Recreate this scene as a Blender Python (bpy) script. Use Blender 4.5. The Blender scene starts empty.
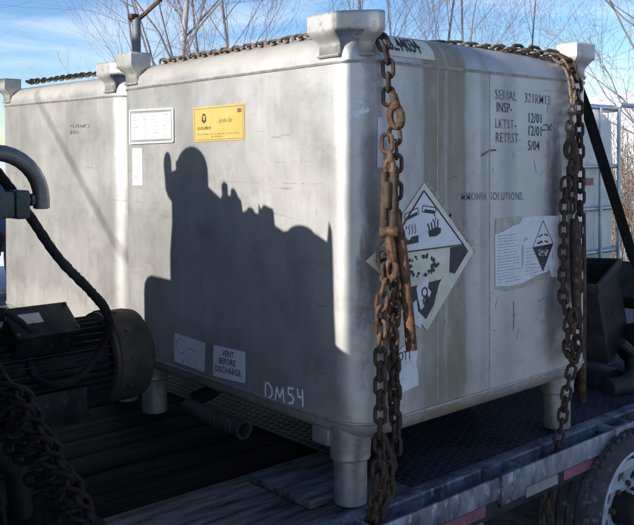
import bpy, bmesh, math, random
from mathutils import Vector, Matrix, noise
random.seed(7)
R = math.radians
S = bpy.context.scene
COL = S.collection

# ------------------------------------------------------------------ camera, sky, sun, exposure
cam = bpy.data.cameras.new('camera')
cob = bpy.data.objects.new('camera', cam)
COL.objects.link(cob)
S.camera = cob
YAW, PIT, ROLL = 0.851077, 0.028008, -0.004489
cob.location = (-1.48818, -1.53949, 0.92858)
F = Vector((math.cos(YAW) * math.cos(PIT), math.sin(YAW) * math.cos(PIT), -math.sin(PIT)))
RT = Vector((math.sin(YAW), -math.cos(YAW), 0))
UP = RT.cross(F)
R2 = RT * math.cos(ROLL) + UP * math.sin(ROLL)
U2 = UP * math.cos(ROLL) - RT * math.sin(ROLL)
m = Matrix((R2, U2, -F)).transposed()
cob.rotation_euler = m.to_euler()
cam.sensor_fit = 'HORIZONTAL'
cam.sensor_width = 36
cam.lens = 843.455 / 634 * 36
cam.shift_y = -(262.5 - 182.275) / 634
cam.clip_start = 0.02
cam.clip_end = 2000

SUN_EL = R(21)
SUN_DIR = Vector((math.cos(SUN_EL), -0.03, -math.sin(SUN_EL))).normalized()   # the way the light travels
sun = bpy.data.lights.new('sun', 'SUN')
sun.energy = 5.0
sun.angle = R(0.5)
sun.color = (1.0, 0.965, 0.91)
sob = bpy.data.objects.new('sun', sun)
COL.objects.link(sob)
sob.rotation_euler = SUN_DIR.to_track_quat('-Z', 'Y').to_euler()
sob.location = (-20, 0, 12)

W = bpy.data.worlds.new('World')
S.world = W
W.use_nodes = True
nt = W.node_tree
nt.nodes.clear()


def nd(tree, kind, **kw):
    n = tree.nodes.new(kind)
    for k, v in kw.items():
        if hasattr(n, k):
            setattr(n, k, v)
        else:
            n.inputs[k.replace('_', ' ')].default_value = v
    return n


out = nd(nt, 'ShaderNodeOutputWorld')
bg = nd(nt, 'ShaderNodeBackground', Strength=0.112)
sky = nd(nt, 'ShaderNodeTexSky', sky_type='NISHITA', sun_disc=False, sun_elevation=SUN_EL,
         sun_rotation=R(270) + 0.03, altitude=300, air_density=1.0, dust_density=0.25, ozone_density=3.0)
tc = nd(nt, 'ShaderNodeTexCoord')
mp = nd(nt, 'ShaderNodeMapping')
mp.inputs['Scale'].default_value = (2.2, 2.2, 13.0)
mp.inputs['Rotation'].default_value = (0.05, 0.04, 0.6)
ns = nd(nt, 'ShaderNodeTexNoise', Scale=2.2, Detail=6.0, Roughness=0.55, Distortion=0.4)
rp = nd(nt, 'ShaderNodeValToRGB')
rp.color_ramp.elements[0].position = 0.44
rp.color_ramp.elements[1].position = 0.80
mx = nd(nt, 'ShaderNodeMix', data_type='RGBA')
hs = nd(nt, 'ShaderNodeHueSaturation', Hue=0.512, Saturation=1.22, Value=1.05)
nt.links.new(tc.outputs['Generated'], mp.inputs['Vector'])
nt.links.new(mp.outputs['Vector'], ns.inputs['Vector'])
nt.links.new(ns.outputs['Fac'], rp.inputs['Fac'])
mul = nd(nt, 'ShaderNodeMath', operation='MULTIPLY')
mul.inputs[1].default_value = 0.4
nt.links.new(rp.outputs['Color'], mul.inputs[0])
nt.links.new(mul.outputs[0], mx.inputs['Factor'])
nt.links.new(sky.outputs['Color'], hs.inputs['Color'])
nt.links.new(hs.outputs['Color'], mx.inputs['A'])
mx.inputs['B'].default_value = (8.6, 8.9, 9.2, 1)
nt.links.new(mx.outputs['Result'], bg.inputs['Color'])
nt.links.new(bg.outputs['Background'], out.inputs['Surface'])

S.view_settings.view_transform = 'Standard'
S.view_settings.look = 'None'
S.view_settings.exposure = 0.58
S.view_settings.gamma = 1.0

# ------------------------------------------------------------------ helpers


class MB:
    """collects shapes; build() links them as ONE mesh object"""

    def __init__(self):
        self.v, self.f = [], []

    def add(self, verts, faces):
        o = len(self.v)
        self.v += [Vector(q) for q in verts]
        self.f += [tuple(i + o for i in fc) for fc in faces]
        return self

    def box(self, x0, x1, y0, y1, z0, z1, bev=0.0, rot=None, piv=None):
        if bev <= 0:
            vs = [(x, y, z) for x in (x0, x1) for y in (y0, y1) for z in (z0, z1)]
            fs = [(0, 1, 3, 2), (4, 6, 7, 5), (0, 4, 5, 1), (2, 3, 7, 6), (0, 2, 6, 4), (1, 5, 7, 3)]
        else:
            b = bmesh.new()
            bmesh.ops.create_cube(b, size=1)
            for q in b.verts:
                q.co = Vector(((x0 + x1) / 2 + q.co.x * (x1 - x0), (y0 + y1) / 2 + q.co.y * (y1 - y0), (z0 + z1) / 2 + q.co.z * (z1 - z0)))
            bmesh.ops.bevel(b, geom=b.edges[:], offset=bev, segments=2, profile=0.5, affect='EDGES')
            b.verts.index_update()
            vs = [q.co.copy() for q in b.verts]
            fs = [tuple(q.index for q in fc.verts) for fc in b.faces]
            b.free()
        if rot is not None:
            c = Vector(piv) if piv else Vector(((x0 + x1) / 2, (y0 + y1) / 2, (z0 + z1) / 2))
            vs = [rot @ (Vector(q) - c) + c for q in vs]
        return self.add(vs, fs)

    def tube(self, pts, r, n=10, cap=True, flat=None):
        pts = [Vector(q) for q in pts]
        N = len(pts)
        rs = r if isinstance(r, (list, tuple)) else [r] * N
        t0 = (pts[1] - pts[0]).normalized()
        up = Vector((0, 0, 1)) if abs(t0.z) < 0.9 else Vector((1, 0, 0))
        a = t0.cross(up).normalized()
        vs, fs = [], []
        for i in range(N):
            t = (pts[min(i + 1, N - 1)] - pts[max(i - 1, 0)])
            if t.length < 1e-9:
                t = t0
            t.normalize()
            a = (a - t * a.dot(t))
            if a.length < 1e-6:
                a = t.orthogonal()
            a.normalize()
            b = t.cross(a)
            for k in range(n):
                an = 2 * math.pi * k / n
                vs.append(pts[i] + (a * math.cos(an) + b * math.sin(an) * (flat or 1)) * rs[i])
        for i in range(N - 1):
            for k in range(n):
                k2 = (k + 1) % n
                fs.append((i * n + k, i * n + k2, (i + 1) * n + k2, (i + 1) * n + k))
        if cap:
            fs.append(tuple(range(n - 1, -1, -1)))
            fs.append(tuple((N - 1) * n + k for k in range(n)))
        return self.add(vs, fs)

    def lathe(self, prof, org, axis, n=24, cap=True):
        """prof: list of (t along axis, radius)"""
        org, axis = Vector(org), Vector(axis).normalized()
        a = axis.orthogonal().normalized()
        b = axis.cross(a)
        vs, fs = [], []
        for t, r in prof:
            for k in range(n):
                an = 2 * math.pi * k / n
                vs.append(org + axis * t + (a * math.cos(an) + b * math.sin(an)) * r)
        for i in range(len(prof) - 1):
            for k in range(n):
                k2 = (k + 1) % n
                fs.append((i * n + k, i * n + k2, (i + 1) * n + k2, (i + 1) * n + k))
        if cap:
            fs.append(tuple(range(n - 1, -1, -1)))
            fs.append(tuple((len(prof) - 1) * n + k for k in range(n)))
        return self.add(vs, fs)

    def prism(self, outline, fn, d0, d1):
        """outline of (u, v); fn(u, v, d) -> point"""
        n = len(outline)
        vs = [fn(u, v, d0) for u, v in outline] + [fn(u, v, d1) for u, v in outline]
        fs = [tuple(range(n)), tuple(range(2 * n - 1, n - 1, -1))]
        fs += [(i, n + i, n + (i + 1) % n, (i + 1) % n) for i in range(n)]
        return self.add(vs, fs)

    def sphere(self, c, r, n=12, sc=(1, 1, 1)):
        c = Vector(c)
        vs, fs = [], []
        h = n // 2
        for i in range(h + 1):
            th = math.pi * i / h
            for k in range(n):
                ph = 2 * math.pi * k / n
                vs.append(c + Vector((r * sc[0] * math.sin(th) * math.cos(ph), r * sc[1] * math.sin(th) * math.sin(ph), r * sc[2] * math.cos(th))))
        for i in range(h):
            for k in range(n):
                k2 = (k + 1) % n
                fs.append((i * n + k, (i + 1) * n + k, (i + 1) * n + k2, i * n + k2))
        return self.add(vs, fs)

    def mesh(self, name, off=Vector((0, 0, 0)), ang=35):
        me = bpy.data.meshes.new(name)
        me.from_pydata([q - off for q in self.v], [], self.f)
        b = bmesh.new()
        b.from_mesh(me)
        bmesh.ops.remove_doubles(b, verts=b.verts, dist=1e-6)
        bmesh.ops.recalc_face_normals(b, faces=b.faces)
        big = [f for f in b.faces if len(f.verts) > 4 and len(f.verts) < 80]
        if big:
            bmesh.ops.triangulate(b, faces=big, ngon_method='EAR_CLIP')
        b.to_mesh(me)
        b.free()
        if ang:
            me.shade_smooth()
            me.set_sharp_from_angle(angle=R(ang))
        return me


def base_of(o):
    while o.parent:
        o = o.parent
    return Vector(o.location)


def obj(name, mb, mat, parent=None, ang=35, label=None, kind=None, loc=None):
    off = base_of(parent) if parent else Vector(loc or (0, 0, 0))
    me = mb.mesh(name, off, ang)
    if mat:
        me.materials.append(mat)
    o = bpy.data.objects.new(name, me)
    COL.objects.link(o)
    if parent:
        o.parent = parent
    else:
        o.location = off
    if label:
        o['label'] = label
    if kind:
        o['kind'] = kind
    return o


def thing(name, label, cat, loc=(0, 0, 0), group=None):
    o = bpy.data.objects.new(name, None)
    o.empty_display_size = 0.1
    COL.objects.link(o)
    o.location = loc
    return tag(o, label, cat, group)


def tag(o, label, cat, group=None):
    o['label'] = label
    o['category'] = cat
    if group:
        o['group'] = group
    return o


def copy_tree(o, parent=None):
    c = o.copy()
    COL.objects.link(c)
    c.parent = parent
    for ch in list(o.children):
        copy_tree(ch, c)
    return c


def text_shape(s, size, spacing=1.0, xs=1.0, shear=0.0, bold=.012):
    cu = bpy.data.curves.new('lettering', 'FONT')
    cu.body = s
    cu.size = size
    cu.space_character = spacing
    cu.shear = shear
    cu.resolution_u = 2
    cu.offset = size * bold
    o = bpy.data.objects.new('lettering', cu)
    me = bpy.data.meshes.new_from_object(o)
    vs = [(q.co.x * xs, q.co.y) for q in me.vertices]
    fs = [tuple(p.vertices) for p in me.polygons]
    bpy.data.objects.remove(o)
    bpy.data.curves.remove(cu)
    bpy.data.meshes.remove(me)
    return vs, fs


# ------------------------------------------------------------------ materials


def principled(name, color=(0.5, 0.5, 0.5), rough=0.6, metal=0.0, spec=0.5):
    mt = bpy.data.materials.new(name)
    mt.use_nodes = True
    p = mt.node_tree.nodes['Principled BSDF']
    p.inputs['Base Color'].default_value = (*color, 1)
    p.inputs['Roughness'].default_value = rough
    p.inputs['Metallic'].default_value = metal
    p.inputs['Specular IOR Level'].default_value = spec
    return mt, mt.node_tree, p


def ramp(t, pts):
    n = t.nodes.new('ShaderNodeValToRGB')
    e = n.color_ramp.elements
    while len(e) < len(pts):
        e.new(0.5)
    for k, (p, c) in enumerate(pts):
        e[k].position = p
        e[k].color = (c, c, c, 1) if not isinstance(c, tuple) else (*c, 1)
    return n


def noise_fac(t, scale=5, sc=(1, 1, 1), detail=5, rough=0.6, dist=0.0, coord='Object'):
    c = t.nodes.new('ShaderNodeTexCoord')
    mpp = t.nodes.new('ShaderNodeMapping')
    mpp.inputs['Scale'].default_value = sc
    n = t.nodes.new('ShaderNodeTexNoise')
    n.inputs['Scale'].default_value = scale
    n.inputs['Detail'].default_value = detail
    n.inputs['Roughness'].default_value = rough
    n.inputs['Distortion'].default_value = dist
    t.links.new(c.outputs[coord], mpp.inputs['Vector'])
    t.links.new(mpp.outputs['Vector'], n.inputs['Vector'])
    return n.outputs['Fac']


def mathn(t, op, a, b=None, c=None, clamp=False):
    n = t.nodes.new('ShaderNodeMath')
    n.operation = op
    n.use_clamp = clamp
    for i, q in enumerate((a, b, c)):
        if q is None:
            continue
        if isinstance(q, (int, float)):
            n.inputs[i].default_value = q
        else:
            t.links.new(q, n.inputs[i])
    return n.outputs[0]


def mixc(t, fac, a, b):
    n = t.nodes.new('ShaderNodeMix')
    n.data_type = 'RGBA'
    for sock, q in (('Factor', fac), ('A', a), ('B', b)):
        if isinstance(q, (int, float)):
            n.inputs[sock].default_value = q
        elif isinstance(q, tuple):
            n.inputs[sock].default_value = (*q, 1)
        else:
            t.links.new(q, n.inputs[sock])
    return n.outputs['Result']


def bump(t, p, h, strength=0.3, dist=0.01, prev=None):
    b = t.nodes.new('ShaderNodeBump')
    b.inputs['Strength'].default_value = strength
    b.inputs['Distance'].default_value = dist
    t.links.new(h, b.inputs['Height'])
    if prev is not None:
        t.links.new(prev, b.inputs['Normal'])
    t.links.new(b.outputs['Normal'], p.inputs['Normal'])
    return b.outputs['Normal']


def simple(name, c1, c2, scale=8, rough=0.7, metal=0.0, bstr=0.3, bdist=0.004, sc=(1, 1, 1), lo=0.35, hi=0.65, c3=None, spec=0.4):
    mt, t, p = principled(name, c1, rough, metal, spec)
    nf = noise_fac(t, scale, sc, 6, 0.65)
    r = ramp(t, [(lo, c1), (hi, c2)])
    t.links.new(nf, r.inputs['Fac'])
    colr = r.outputs['Color']
    if c3:
        n2 = noise_fac(t, scale * 3.3, sc, 6, 0.7)
        r2 = ramp(t, [(0.56, 0.0), (0.68, 1.0)])
        t.links.new(n2, r2.inputs['Fac'])
        colr = mixc(t, r2.outputs['Color'], colr, c3)
    t.links.new(colr, p.inputs['Base Color'])
    if bstr:
        bump(t, p, nf, bstr, bdist)
    return mt


LX, LY = 1.12, 1.263
CX, CY = LX / 2, LY / 2


def tank_metal(name, stains=(), bands=(), seedoff=0.0):
    """weathered stainless sheet; stains = (cx, cy, cz, rx, ry, rz, colour, amount), bands = drip streaks on the -Y face (x0, x1, soft, colour, amount)"""
    mt, t, p = principled(name, (0.6, 0.59, 0.56), 0.45, 0.8)
    co = t.nodes.new('ShaderNodeTexCoord')
    vec = t.nodes.new('ShaderNodeVectorMath')
    vec.inputs[1].default_value = (seedoff, seedoff * 0.7, seedoff * 0.3)
    t.links.new(co.outputs['Object'], vec.inputs[0])

    def nz(scale, sc, detail=5, rough=0.6, dist=0.0):
        mpp = t.nodes.new('ShaderNodeMapping')
        mpp.inputs['Scale'].default_value = sc
        n = t.nodes.new('ShaderNodeTexNoise')
        n.inputs['Scale'].default_value = scale
        n.inputs['Detail'].default_value = detail
        n.inputs['Roughness'].default_value = rough
        n.inputs['Distortion'].default_value = dist
        t.links.new(vec.outputs[0], mpp.inputs['Vector'])
        t.links.new(mpp.outputs['Vector'], n.inputs['Vector'])
        return n.outputs['Fac']

    def rmp(src, pts):
        r = ramp(t, pts)
        t.links.new(src, r.inputs['Fac'])
        return r.outputs['Color']

    cloudy = nz(3.2, (1, 1, 1), 5, 0.62)
    streak = nz(14, (2.6, 2.6, 0.16), 7, 0.68)
    finest = nz(34, (1.8, 1.8, 0.10), 3, 0.6)
    grain = nz(90, (1, 1, 1), 3, 0.6)
    hscr = nz(4.5, (0.55, 0.55, 16.0), 4, 0.55, 0.5)
    vscr = nz(60, (1, 1, 0.16), 2, 0.5)
    c = rmp(cloudy, [(0.3, (0.40, 0.388, 0.362)), (0.7, (0.535, 0.522, 0.492))])
    c = mixc(t, mathn(t, 'MULTIPLY', rmp(streak, [(0.42, 0.0), (0.75, 1.0)]), 0.07), c, (0.34, 0.325, 0.29))
    c = mixc(t, mathn(t, 'MULTIPLY', rmp(finest, [(0.45, 0.0), (0.8, 1.0)]), 0.08), c, (0.66, 0.65, 0.62))
    c = mixc(t, mathn(t, 'MULTIPLY', rmp(hscr, [(0.69, 0.0), (0.72, 1.0)]), 0.45), c, (0.20, 0.19, 0.18))
    c = mixc(t, mathn(t, 'MULTIPLY', rmp(vscr, [(0.73, 0.0), (0.78, 1.0)]), 0.4), c, (0.24, 0.23, 0.21))
    blot = nz(7.5, (1, 1, 1.3), 7, 0.72, 0.3)
    c = mixc(t, mathn(t, 'MULTIPLY', rmp(blot, [(0.52, 0.0), (0.72, 1.0)]), 0.50), c, (0.27, 0.26, 0.235))
    spk = nz(150, (1, 1, 0.8), 2, 0.5)
    c = mixc(t, mathn(t, 'MULTIPLY', rmp(spk, [(0.735, 0.0), (0.76, 1.0)]), 0.6), c, (0.15, 0.125, 0.10))
    rough = mathn(t, 'ADD', mathn(t, 'MULTIPLY', cloudy, 0.22), 0.37)
    rough = mathn(t, 'ADD', rough, mathn(t, 'MULTIPLY', finest, 0.05))
    metal = mathn(t, 'SUBTRACT', 0.68, mathn(t, 'MULTIPLY', rmp(streak, [(0.4, 0.0), (0.75, 1.0)]), 0.08))
    sep = t.nodes.new('ShaderNodeSeparateXYZ')
    t.links.new(co.outputs['Object'], sep.inputs[0])
    warp = mathn(t, 'MULTIPLY', mathn(t, 'SUBTRACT', nz(14, (1, 1, 0.16), 6, 0.7), 0.5), 0.045)
    X = mathn(t, 'ADD', sep.outputs['X'], warp)
    for (x0, x1, soft, colr, amt) in bands:
        def sm(val, lo, hi):
            n = t.nodes.new('ShaderNodeMapRange')
            n.interpolation_type = 'SMOOTHSTEP'
            n.inputs['From Min'].default_value = lo
            n.inputs['From Max'].default_value = hi
            t.links.new(val, n.inputs['Value'])
            return n.outputs['Result']
        a = sm(X, x0 - CX - soft, x0 - CX + soft)
        b = mathn(t, 'SUBTRACT', 1.0, sm(X, x1 - CX - soft, x1 - CX + soft))
        yf = mathn(t, 'LESS_THAN', sep.outputs['Y'], -CY + 0.06)
        fac = mathn(t, 'MULTIPLY', mathn(t, 'MULTIPLY', a, b), yf)
        tex = mathn(t, 'MULTIPLY', rmp(nz(34, (1, 1, 0.22), 6, 0.75), [(0.34, 0.45), (0.58, 1.0)]), rmp(nz(5, (1, 1, 0.5), 4, 0.6), [(0.30, 0.55), (0.55, 1.0)]))
        fac = mathn(t, 'MULTIPLY', mathn(t, 'MULTIPLY', fac, tex), amt)
        c = mixc(t, fac, c, colr)
        metal = mathn(t, 'MULTIPLY', metal, mathn(t, 'SUBTRACT', 1.0, mathn(t, 'MULTIPLY', fac, 0.9)))
        rough = mathn(t, 'ADD', rough, mathn(t, 'MULTIPLY', fac, 0.35))
    for (cx, cy, cz, rx, ry, rz, colr, amt) in stains:
        sub = t.nodes.new('ShaderNodeVectorMath')
        sub.operation = 'SUBTRACT'
        sub.inputs[1].default_value = (cx - CX, cy - CY, cz)
        t.links.new(co.outputs['Object'], sub.inputs[0])
        dv = t.nodes.new('ShaderNodeVectorMath')
        dv.operation = 'DIVIDE'
        dv.inputs[1].default_value = (rx, ry, rz)
        t.links.new(sub.outputs[0], dv.inputs[0])
        ln = t.nodes.new('ShaderNodeVectorMath')
        ln.operation = 'LENGTH'
        t.links.new(dv.outputs[0], ln.inputs[0])
        d = mathn(t, 'ADD', ln.outputs['Value'], mathn(t, 'MULTIPLY', mathn(t, 'SUBTRACT', nz(26, (1, 1, 0.45), 7, 0.75), 0.5), 1.9))
        fac = mathn(t, 'MULTIPLY', rmp(d, [(0.25, 1.0), (1.0, 0.0)]), amt)
        c = mixc(t, fac, c, colr)
        metal = mathn(t, 'MULTIPLY', metal, mathn(t, 'SUBTRACT', 1.0, mathn(t, 'MULTIPLY', fac, 0.9)))
        rough = mathn(t, 'ADD', rough, mathn(t, 'MULTIPLY', fac, 0.3))
    t.links.new(c, p.inputs['Base Color'])
    t.links.new(metal, p.inputs['Metallic'])
    t.links.new(rough, p.inputs['Roughness'])
    nrm = bump(t, p, nz(3.6, (1, 1, 0.8), 2, 0.4), 0.42, 0.04)
    nrm = bump(t, p, nz(30, (1, 1, 0.5), 4, 0.6), 0.12, 0.004, nrm)
    bump(t, p, grain, 0.10, 0.0015, nrm)
    return mt


TAN = (0.225, 0.188, 0.105)
SOOT = (0.075, 0.062, 0.052)
M_T1 = tank_metal('weathered_steel_sheet',
                  stains=[(0.02, 0.62, 1.235, 0.10, 0.85, 0.045, (0.33, 0.29, 0.22), 0.6),
                          (0.55, 0.0, 0.205, 0.75, 0.10, 0.035, (0.16, 0.125, 0.085), 0.7),
                          (0.33, 0.0, 0.30, 0.20, 0.05, 0.10, (0.18, 0.15, 0.10), 0.5),
                          (0.0, 0.65, 0.235, 0.06, 0.75, 0.05, (0.14, 0.115, 0.085), 0.6),
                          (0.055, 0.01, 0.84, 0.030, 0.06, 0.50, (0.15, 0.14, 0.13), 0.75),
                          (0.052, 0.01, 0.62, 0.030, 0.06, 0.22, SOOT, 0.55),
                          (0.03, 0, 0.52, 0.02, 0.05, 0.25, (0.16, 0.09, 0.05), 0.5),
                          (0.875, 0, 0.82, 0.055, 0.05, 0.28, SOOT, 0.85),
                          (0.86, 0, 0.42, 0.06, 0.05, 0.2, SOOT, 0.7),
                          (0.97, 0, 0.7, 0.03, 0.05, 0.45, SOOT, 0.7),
                          (0.0, 0.70, 0.70, 0.05, 0.13, 0.07, (0.14, 0.13, 0.12), 0.75),
                          (0.0, 0.60, 0.45, 0.05, 0.35, 0.10, (0.24, 0.23, 0.22), 0.35)],
                  bands=[(0.246, 0.338, 0.012, TAN, 0.88), (0.350, 0.432, 0.010, TAN, 0.98), (0.19, 0.455, 0.04, (0.27, 0.24, 0.18), 0.45), (0.50, 0.53, 0.01, (0.24, 0.19, 0.14), 0.35), (0.60, 0.66, 0.03, (0.27, 0.25, 0.22), 0.30)])
M_T2 = tank_metal('weathered_steel_sheet_pale', stains=[(0.02, 0.62, 1.235, 0.10, 0.85, 0.045, (0.36, 0.32, 0.25), 0.6), (0.0, 0.5, 0.30, 0.05, 0.7, 0.10, (0.30, 0.27, 0.22), 0.5)], seedoff=3.7)
M_FIT = simple('dull_cast_steel', (0.36, 0.355, 0.325), (0.52, 0.51, 0.47), 10, 0.55, 0.45, 0.2, 0.003, c3=(0.30, 0.27, 0.21))
M_FOOT = simple('foot_steel', (0.27, 0.27, 0.255), (0.42, 0.42, 0.40), 12, 0.5, 0.65, 0.2, 0.003, c3=(0.22, 0.17, 0.12))
M_SEAM = simple('weld_bead', (0.30, 0.28, 0.24), (0.46, 0.44, 0.40), 30, 0.55, 0.6, 0.3, 0.002)
M_RUST = simple('rusty_iron', (0.045, 0.029, 0.020), (0.170, 0.090, 0.045), 34, 0.78, 0.3, 0.8, 0.003, c3=(0.024, 0.019, 0.017), lo=.40, hi=.60)
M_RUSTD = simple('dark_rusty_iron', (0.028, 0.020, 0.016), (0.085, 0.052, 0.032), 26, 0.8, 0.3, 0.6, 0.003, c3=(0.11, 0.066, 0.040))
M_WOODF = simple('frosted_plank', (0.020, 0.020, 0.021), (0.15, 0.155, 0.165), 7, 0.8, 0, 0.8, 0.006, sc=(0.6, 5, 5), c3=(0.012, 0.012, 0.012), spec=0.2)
M_WOOD = simple('oily_shaded_plank', (0.004, 0.004, 0.004), (0.020, 0.019, 0.018), 4, 0.75, 0, 0.6, 0.006, sc=(0.35, 9, 9), c3=(0.006, 0.006, 0.006), spec=0.02)  # oil-dark boards, with the deck's deep shade put into the colour too
M_RAIL = simple('worn_painted_steel', (0.065, 0.072, 0.088), (0.29, 0.315, 0.365), 13, 0.45, 0.35, 0.3, 0.003, sc=(1, 1, 0.5), c3=(0.40, 0.42, 0.46))
M_FRAME = simple('dark_frame_paint', (0.020, 0.021, 0.024), (0.05, 0.05, 0.055), 10, 0.6, 0.2, spec=0.10)
M_BLACK = simple('black_rubber', (0.014, 0.014, 0.014), (0.032, 0.031, 0.030), 14, 0.7, 0, 0.5, 0.003, spec=0.10)
M_TYRE = simple('tyre_rubber', (0.022, 0.022, 0.023), (0.055, 0.056, 0.060), 9, 0.8, 0, 0.4, 0.003, c3=(0.16, 0.16, 0.165))
M_RIM = simple('pale_painted_rim', (0.30, 0.33, 0.37), (0.50, 0.53, 0.57), 9, 0.5, 0.2, 0.3, 0.002, c3=(0.13, 0.12, 0.11))
M_MOTOR = simple('grimy_motor_paint', (0.013, 0.015, 0.0145), (0.036, 0.040, 0.038), 12, 0.6, 0.3, 0.5, 0.003, c3=(0.08, 0.065, 0.045), spec=0.10)
M_COWL = simple('grimy_cowl', (0.040, 0.034, 0.028), (0.085, 0.072, 0.058), 12, 0.65, 0.2, 0.5, 0.003, spec=0.10)
M_GREEN = simple('dark_green_paint', (0.030, 0.050, 0.042), (0.06, 0.085, 0.072), 16, 0.5, 0.1, 0.4, 0.002, c3=(0.02, 0.02, 0.018))
M_PIPE = simple('bare_steel_pipe', (0.11, 0.115, 0.12), (0.20, 0.205, 0.21), 18, 0.42, 0.75, 0.2, 0.002, c3=(0.16, 0.09, 0.05))
M_GREY = simple('grey_sheet_metal', (0.10, 0.115, 0.115), (0.17, 0.185, 0.18), 6, 0.6, 0.3, 0.3, 0.003, c3=(0.09, 0.06, 0.045))
M_WHITE = simple('white_label', (0.60, 0.61, 0.62), (0.68, 0.68, 0.685), 20, 0.55, 0, 0.05, 0.001, c3=(0.62, 0.62, 0.60))
M_PAPER = simple('dirty_label', (0.55, 0.56, 0.55), (0.70, 0.70, 0.69), 10, 0.6, 0, 0.15, 0.001, c3=(0.40, 0.36, 0.28))
M_LBL = simple('spotted_label', (0.56, 0.565, 0.555), (0.66, 0.66, 0.65), 10, 0.6, 0, 0.1, 0.001, c3=(0.58, 0.53, 0.42))
M_YELLOW = simple('yellow_label', (0.50, 0.30, 0.075), (0.56, 0.36, 0.11), 10, 0.55, 0, 0.05, 0.001)
M_CREAM = simple('stained_label', (0.56, 0.53, 0.40), (0.68, 0.66, 0.52), 16, 0.6, 0, 0.1, 0.001, c3=(0.42, 0.38, 0.24))
M_INK = simple('black_print', (0.018, 0.018, 0.02), (0.05, 0.05, 0.05), 60, 0.6, 0, 0)
M_FADE = simple('faded_print', (0.09, 0.085, 0.085), (0.36, 0.35, 0.345), 80, 0.6, 0.2, 0, lo=0.44, hi=0.60)
M_GINK = simple('grey_print', (0.16, 0.16, 0.17), (0.30, 0.30, 0.31), 60, 0.6, 0, 0)
M_BRINK = simple('brown_print', (0.16, 0.11, 0.04), (0.30, 0.21, 0.08), 60, 0.6, 0, 0)
M_CHALK = simple('white_paint_marker', (0.80, 0.81, 0.82), (0.86, 0.86, 0.86), 50, 0.7, 0, 0)
M_RED = simple('red_tape', (0.16, 0.05, 0.065), (0.28, 0.10, 0.125), 12, 0.5, 0, 0.1, 0.001, c3=(0.20, 0.05, 0.06))
M_WTAPE = simple('white_tape', (0.15, 0.15, 0.15), (0.30, 0.295, 0.285), 12, 0.5, 0, 0.1, 0.001, c3=(0.3, 0.28, 0.26))
M_PLASTIC = simple('milky_plastic', (0.62, 0.63, 0.55), (0.74, 0.75, 0.68), 4, 0.5, 0, 0.2, 0.01, c3=(0.52, 0.50, 0.42))
M_GALV = simple('galvanised_tube', (0.36, 0.39, 0.43), (0.52, 0.55, 0.58), 16, 0.42, 0.7, 0.1, 0.001)
M_STRAP = simple('dark_strap', (0.018, 0.020, 0.019), (0.038, 0.040, 0.037), 40, 0.85, 0, 0.4, 0.001, spec=0.10)
M_PURPLE = simple('dull_purple_paint', (0.09, 0.03, 0.12), (0.15, 0.06, 0.19), 14, 0.5, 0, 0.2)
M_BLUE = simple('dark_blue_paint', (0.035, 0.065, 0.15), (0.06, 0.10, 0.22), 4, 0.45, 0.1, 0.1)
M_GLASS = simple('dusty_window', (0.10, 0.12, 0.15), (0.16, 0.18, 0.21), 3, 0.15, 0, 0)
M_BIRCH = simple('pale_birch_bark', (0.22, 0.21, 0.195), (0.36, 0.345, 0.32), 5, 0.85, 0, 0.4, 0.01, sc=(1, 1, 0.35), c3=(0.12, 0.10, 0.09))
M_BARK = simple('grey_brown_bark', (0.095, 0.083, 0.078), (0.18, 0.16, 0.15), 7, 0.9, 0, 0.5, 0.01)
M_TWIG = simple('twigs', (0.12, 0.105, 0.10), (0.21, 0.19, 0.18), 3, 0.9, 0, 0)
M_STEM = simple('dry_stems', (0.12, 0.09, 0.065), (0.24, 0.185, 0.14), 6, 0.9, 0, 0)


def snow_mat():
    mt, t, p = principled('snow', (0.82, 0.84, 0.88), 0.75)
    n = noise_fac(t, 0.9, (1, 1, 1), 7, 0.6)
    n2 = noise_fac(t, 0.16, (1, 1, 1), 5, 0.6)
    r = ramp(t, [(0.54, (0.84, 0.85, 0.88)), (0.72, (0.55, 0.53, 0.51))])
    t.links.new(n2, r.inputs['Fac'])
    co = t.nodes.new('ShaderNodeTexCoord')
    vs_ = t.nodes.new('ShaderNodeVectorMath')
    vs_.operation = 'DISTANCE'
    vs_.inputs[1].default_value = (1.0, -3.0, GZ)
    t.links.new(co.outputs['Object'], vs_.inputs[0])
    dd = mathn(t, 'ADD', vs_.outputs['Value'], mathn(t, 'MULTIPLY', mathn(t, 'SUBTRACT', n2, 0.5), 9.0))
    yard = ramp(t, [(0.30, 1.0), (0.40, 0.0)])  # darker ground added around the trailer to cut bounce light on the tank
    t.links.new(mathn(t, 'MULTIPLY', dd, 0.03), yard.inputs['Fac'])
    n3 = noise_fac(t, 3.0, (1, 1, 1), 8, 0.7)
    r3 = ramp(t, [(0.40, (0.09, 0.083, 0.077)), (0.60, (0.34, 0.34, 0.345))])
    t.links.new(n3, r3.inputs['Fac'])
    t.links.new(mixc(t, yard.outputs['Color'], r.outputs['Color'], r3.outputs['Color']), p.inputs['Base Color'])
    bump(t, p, n, 0.6, 0.12)
    return mt


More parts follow.
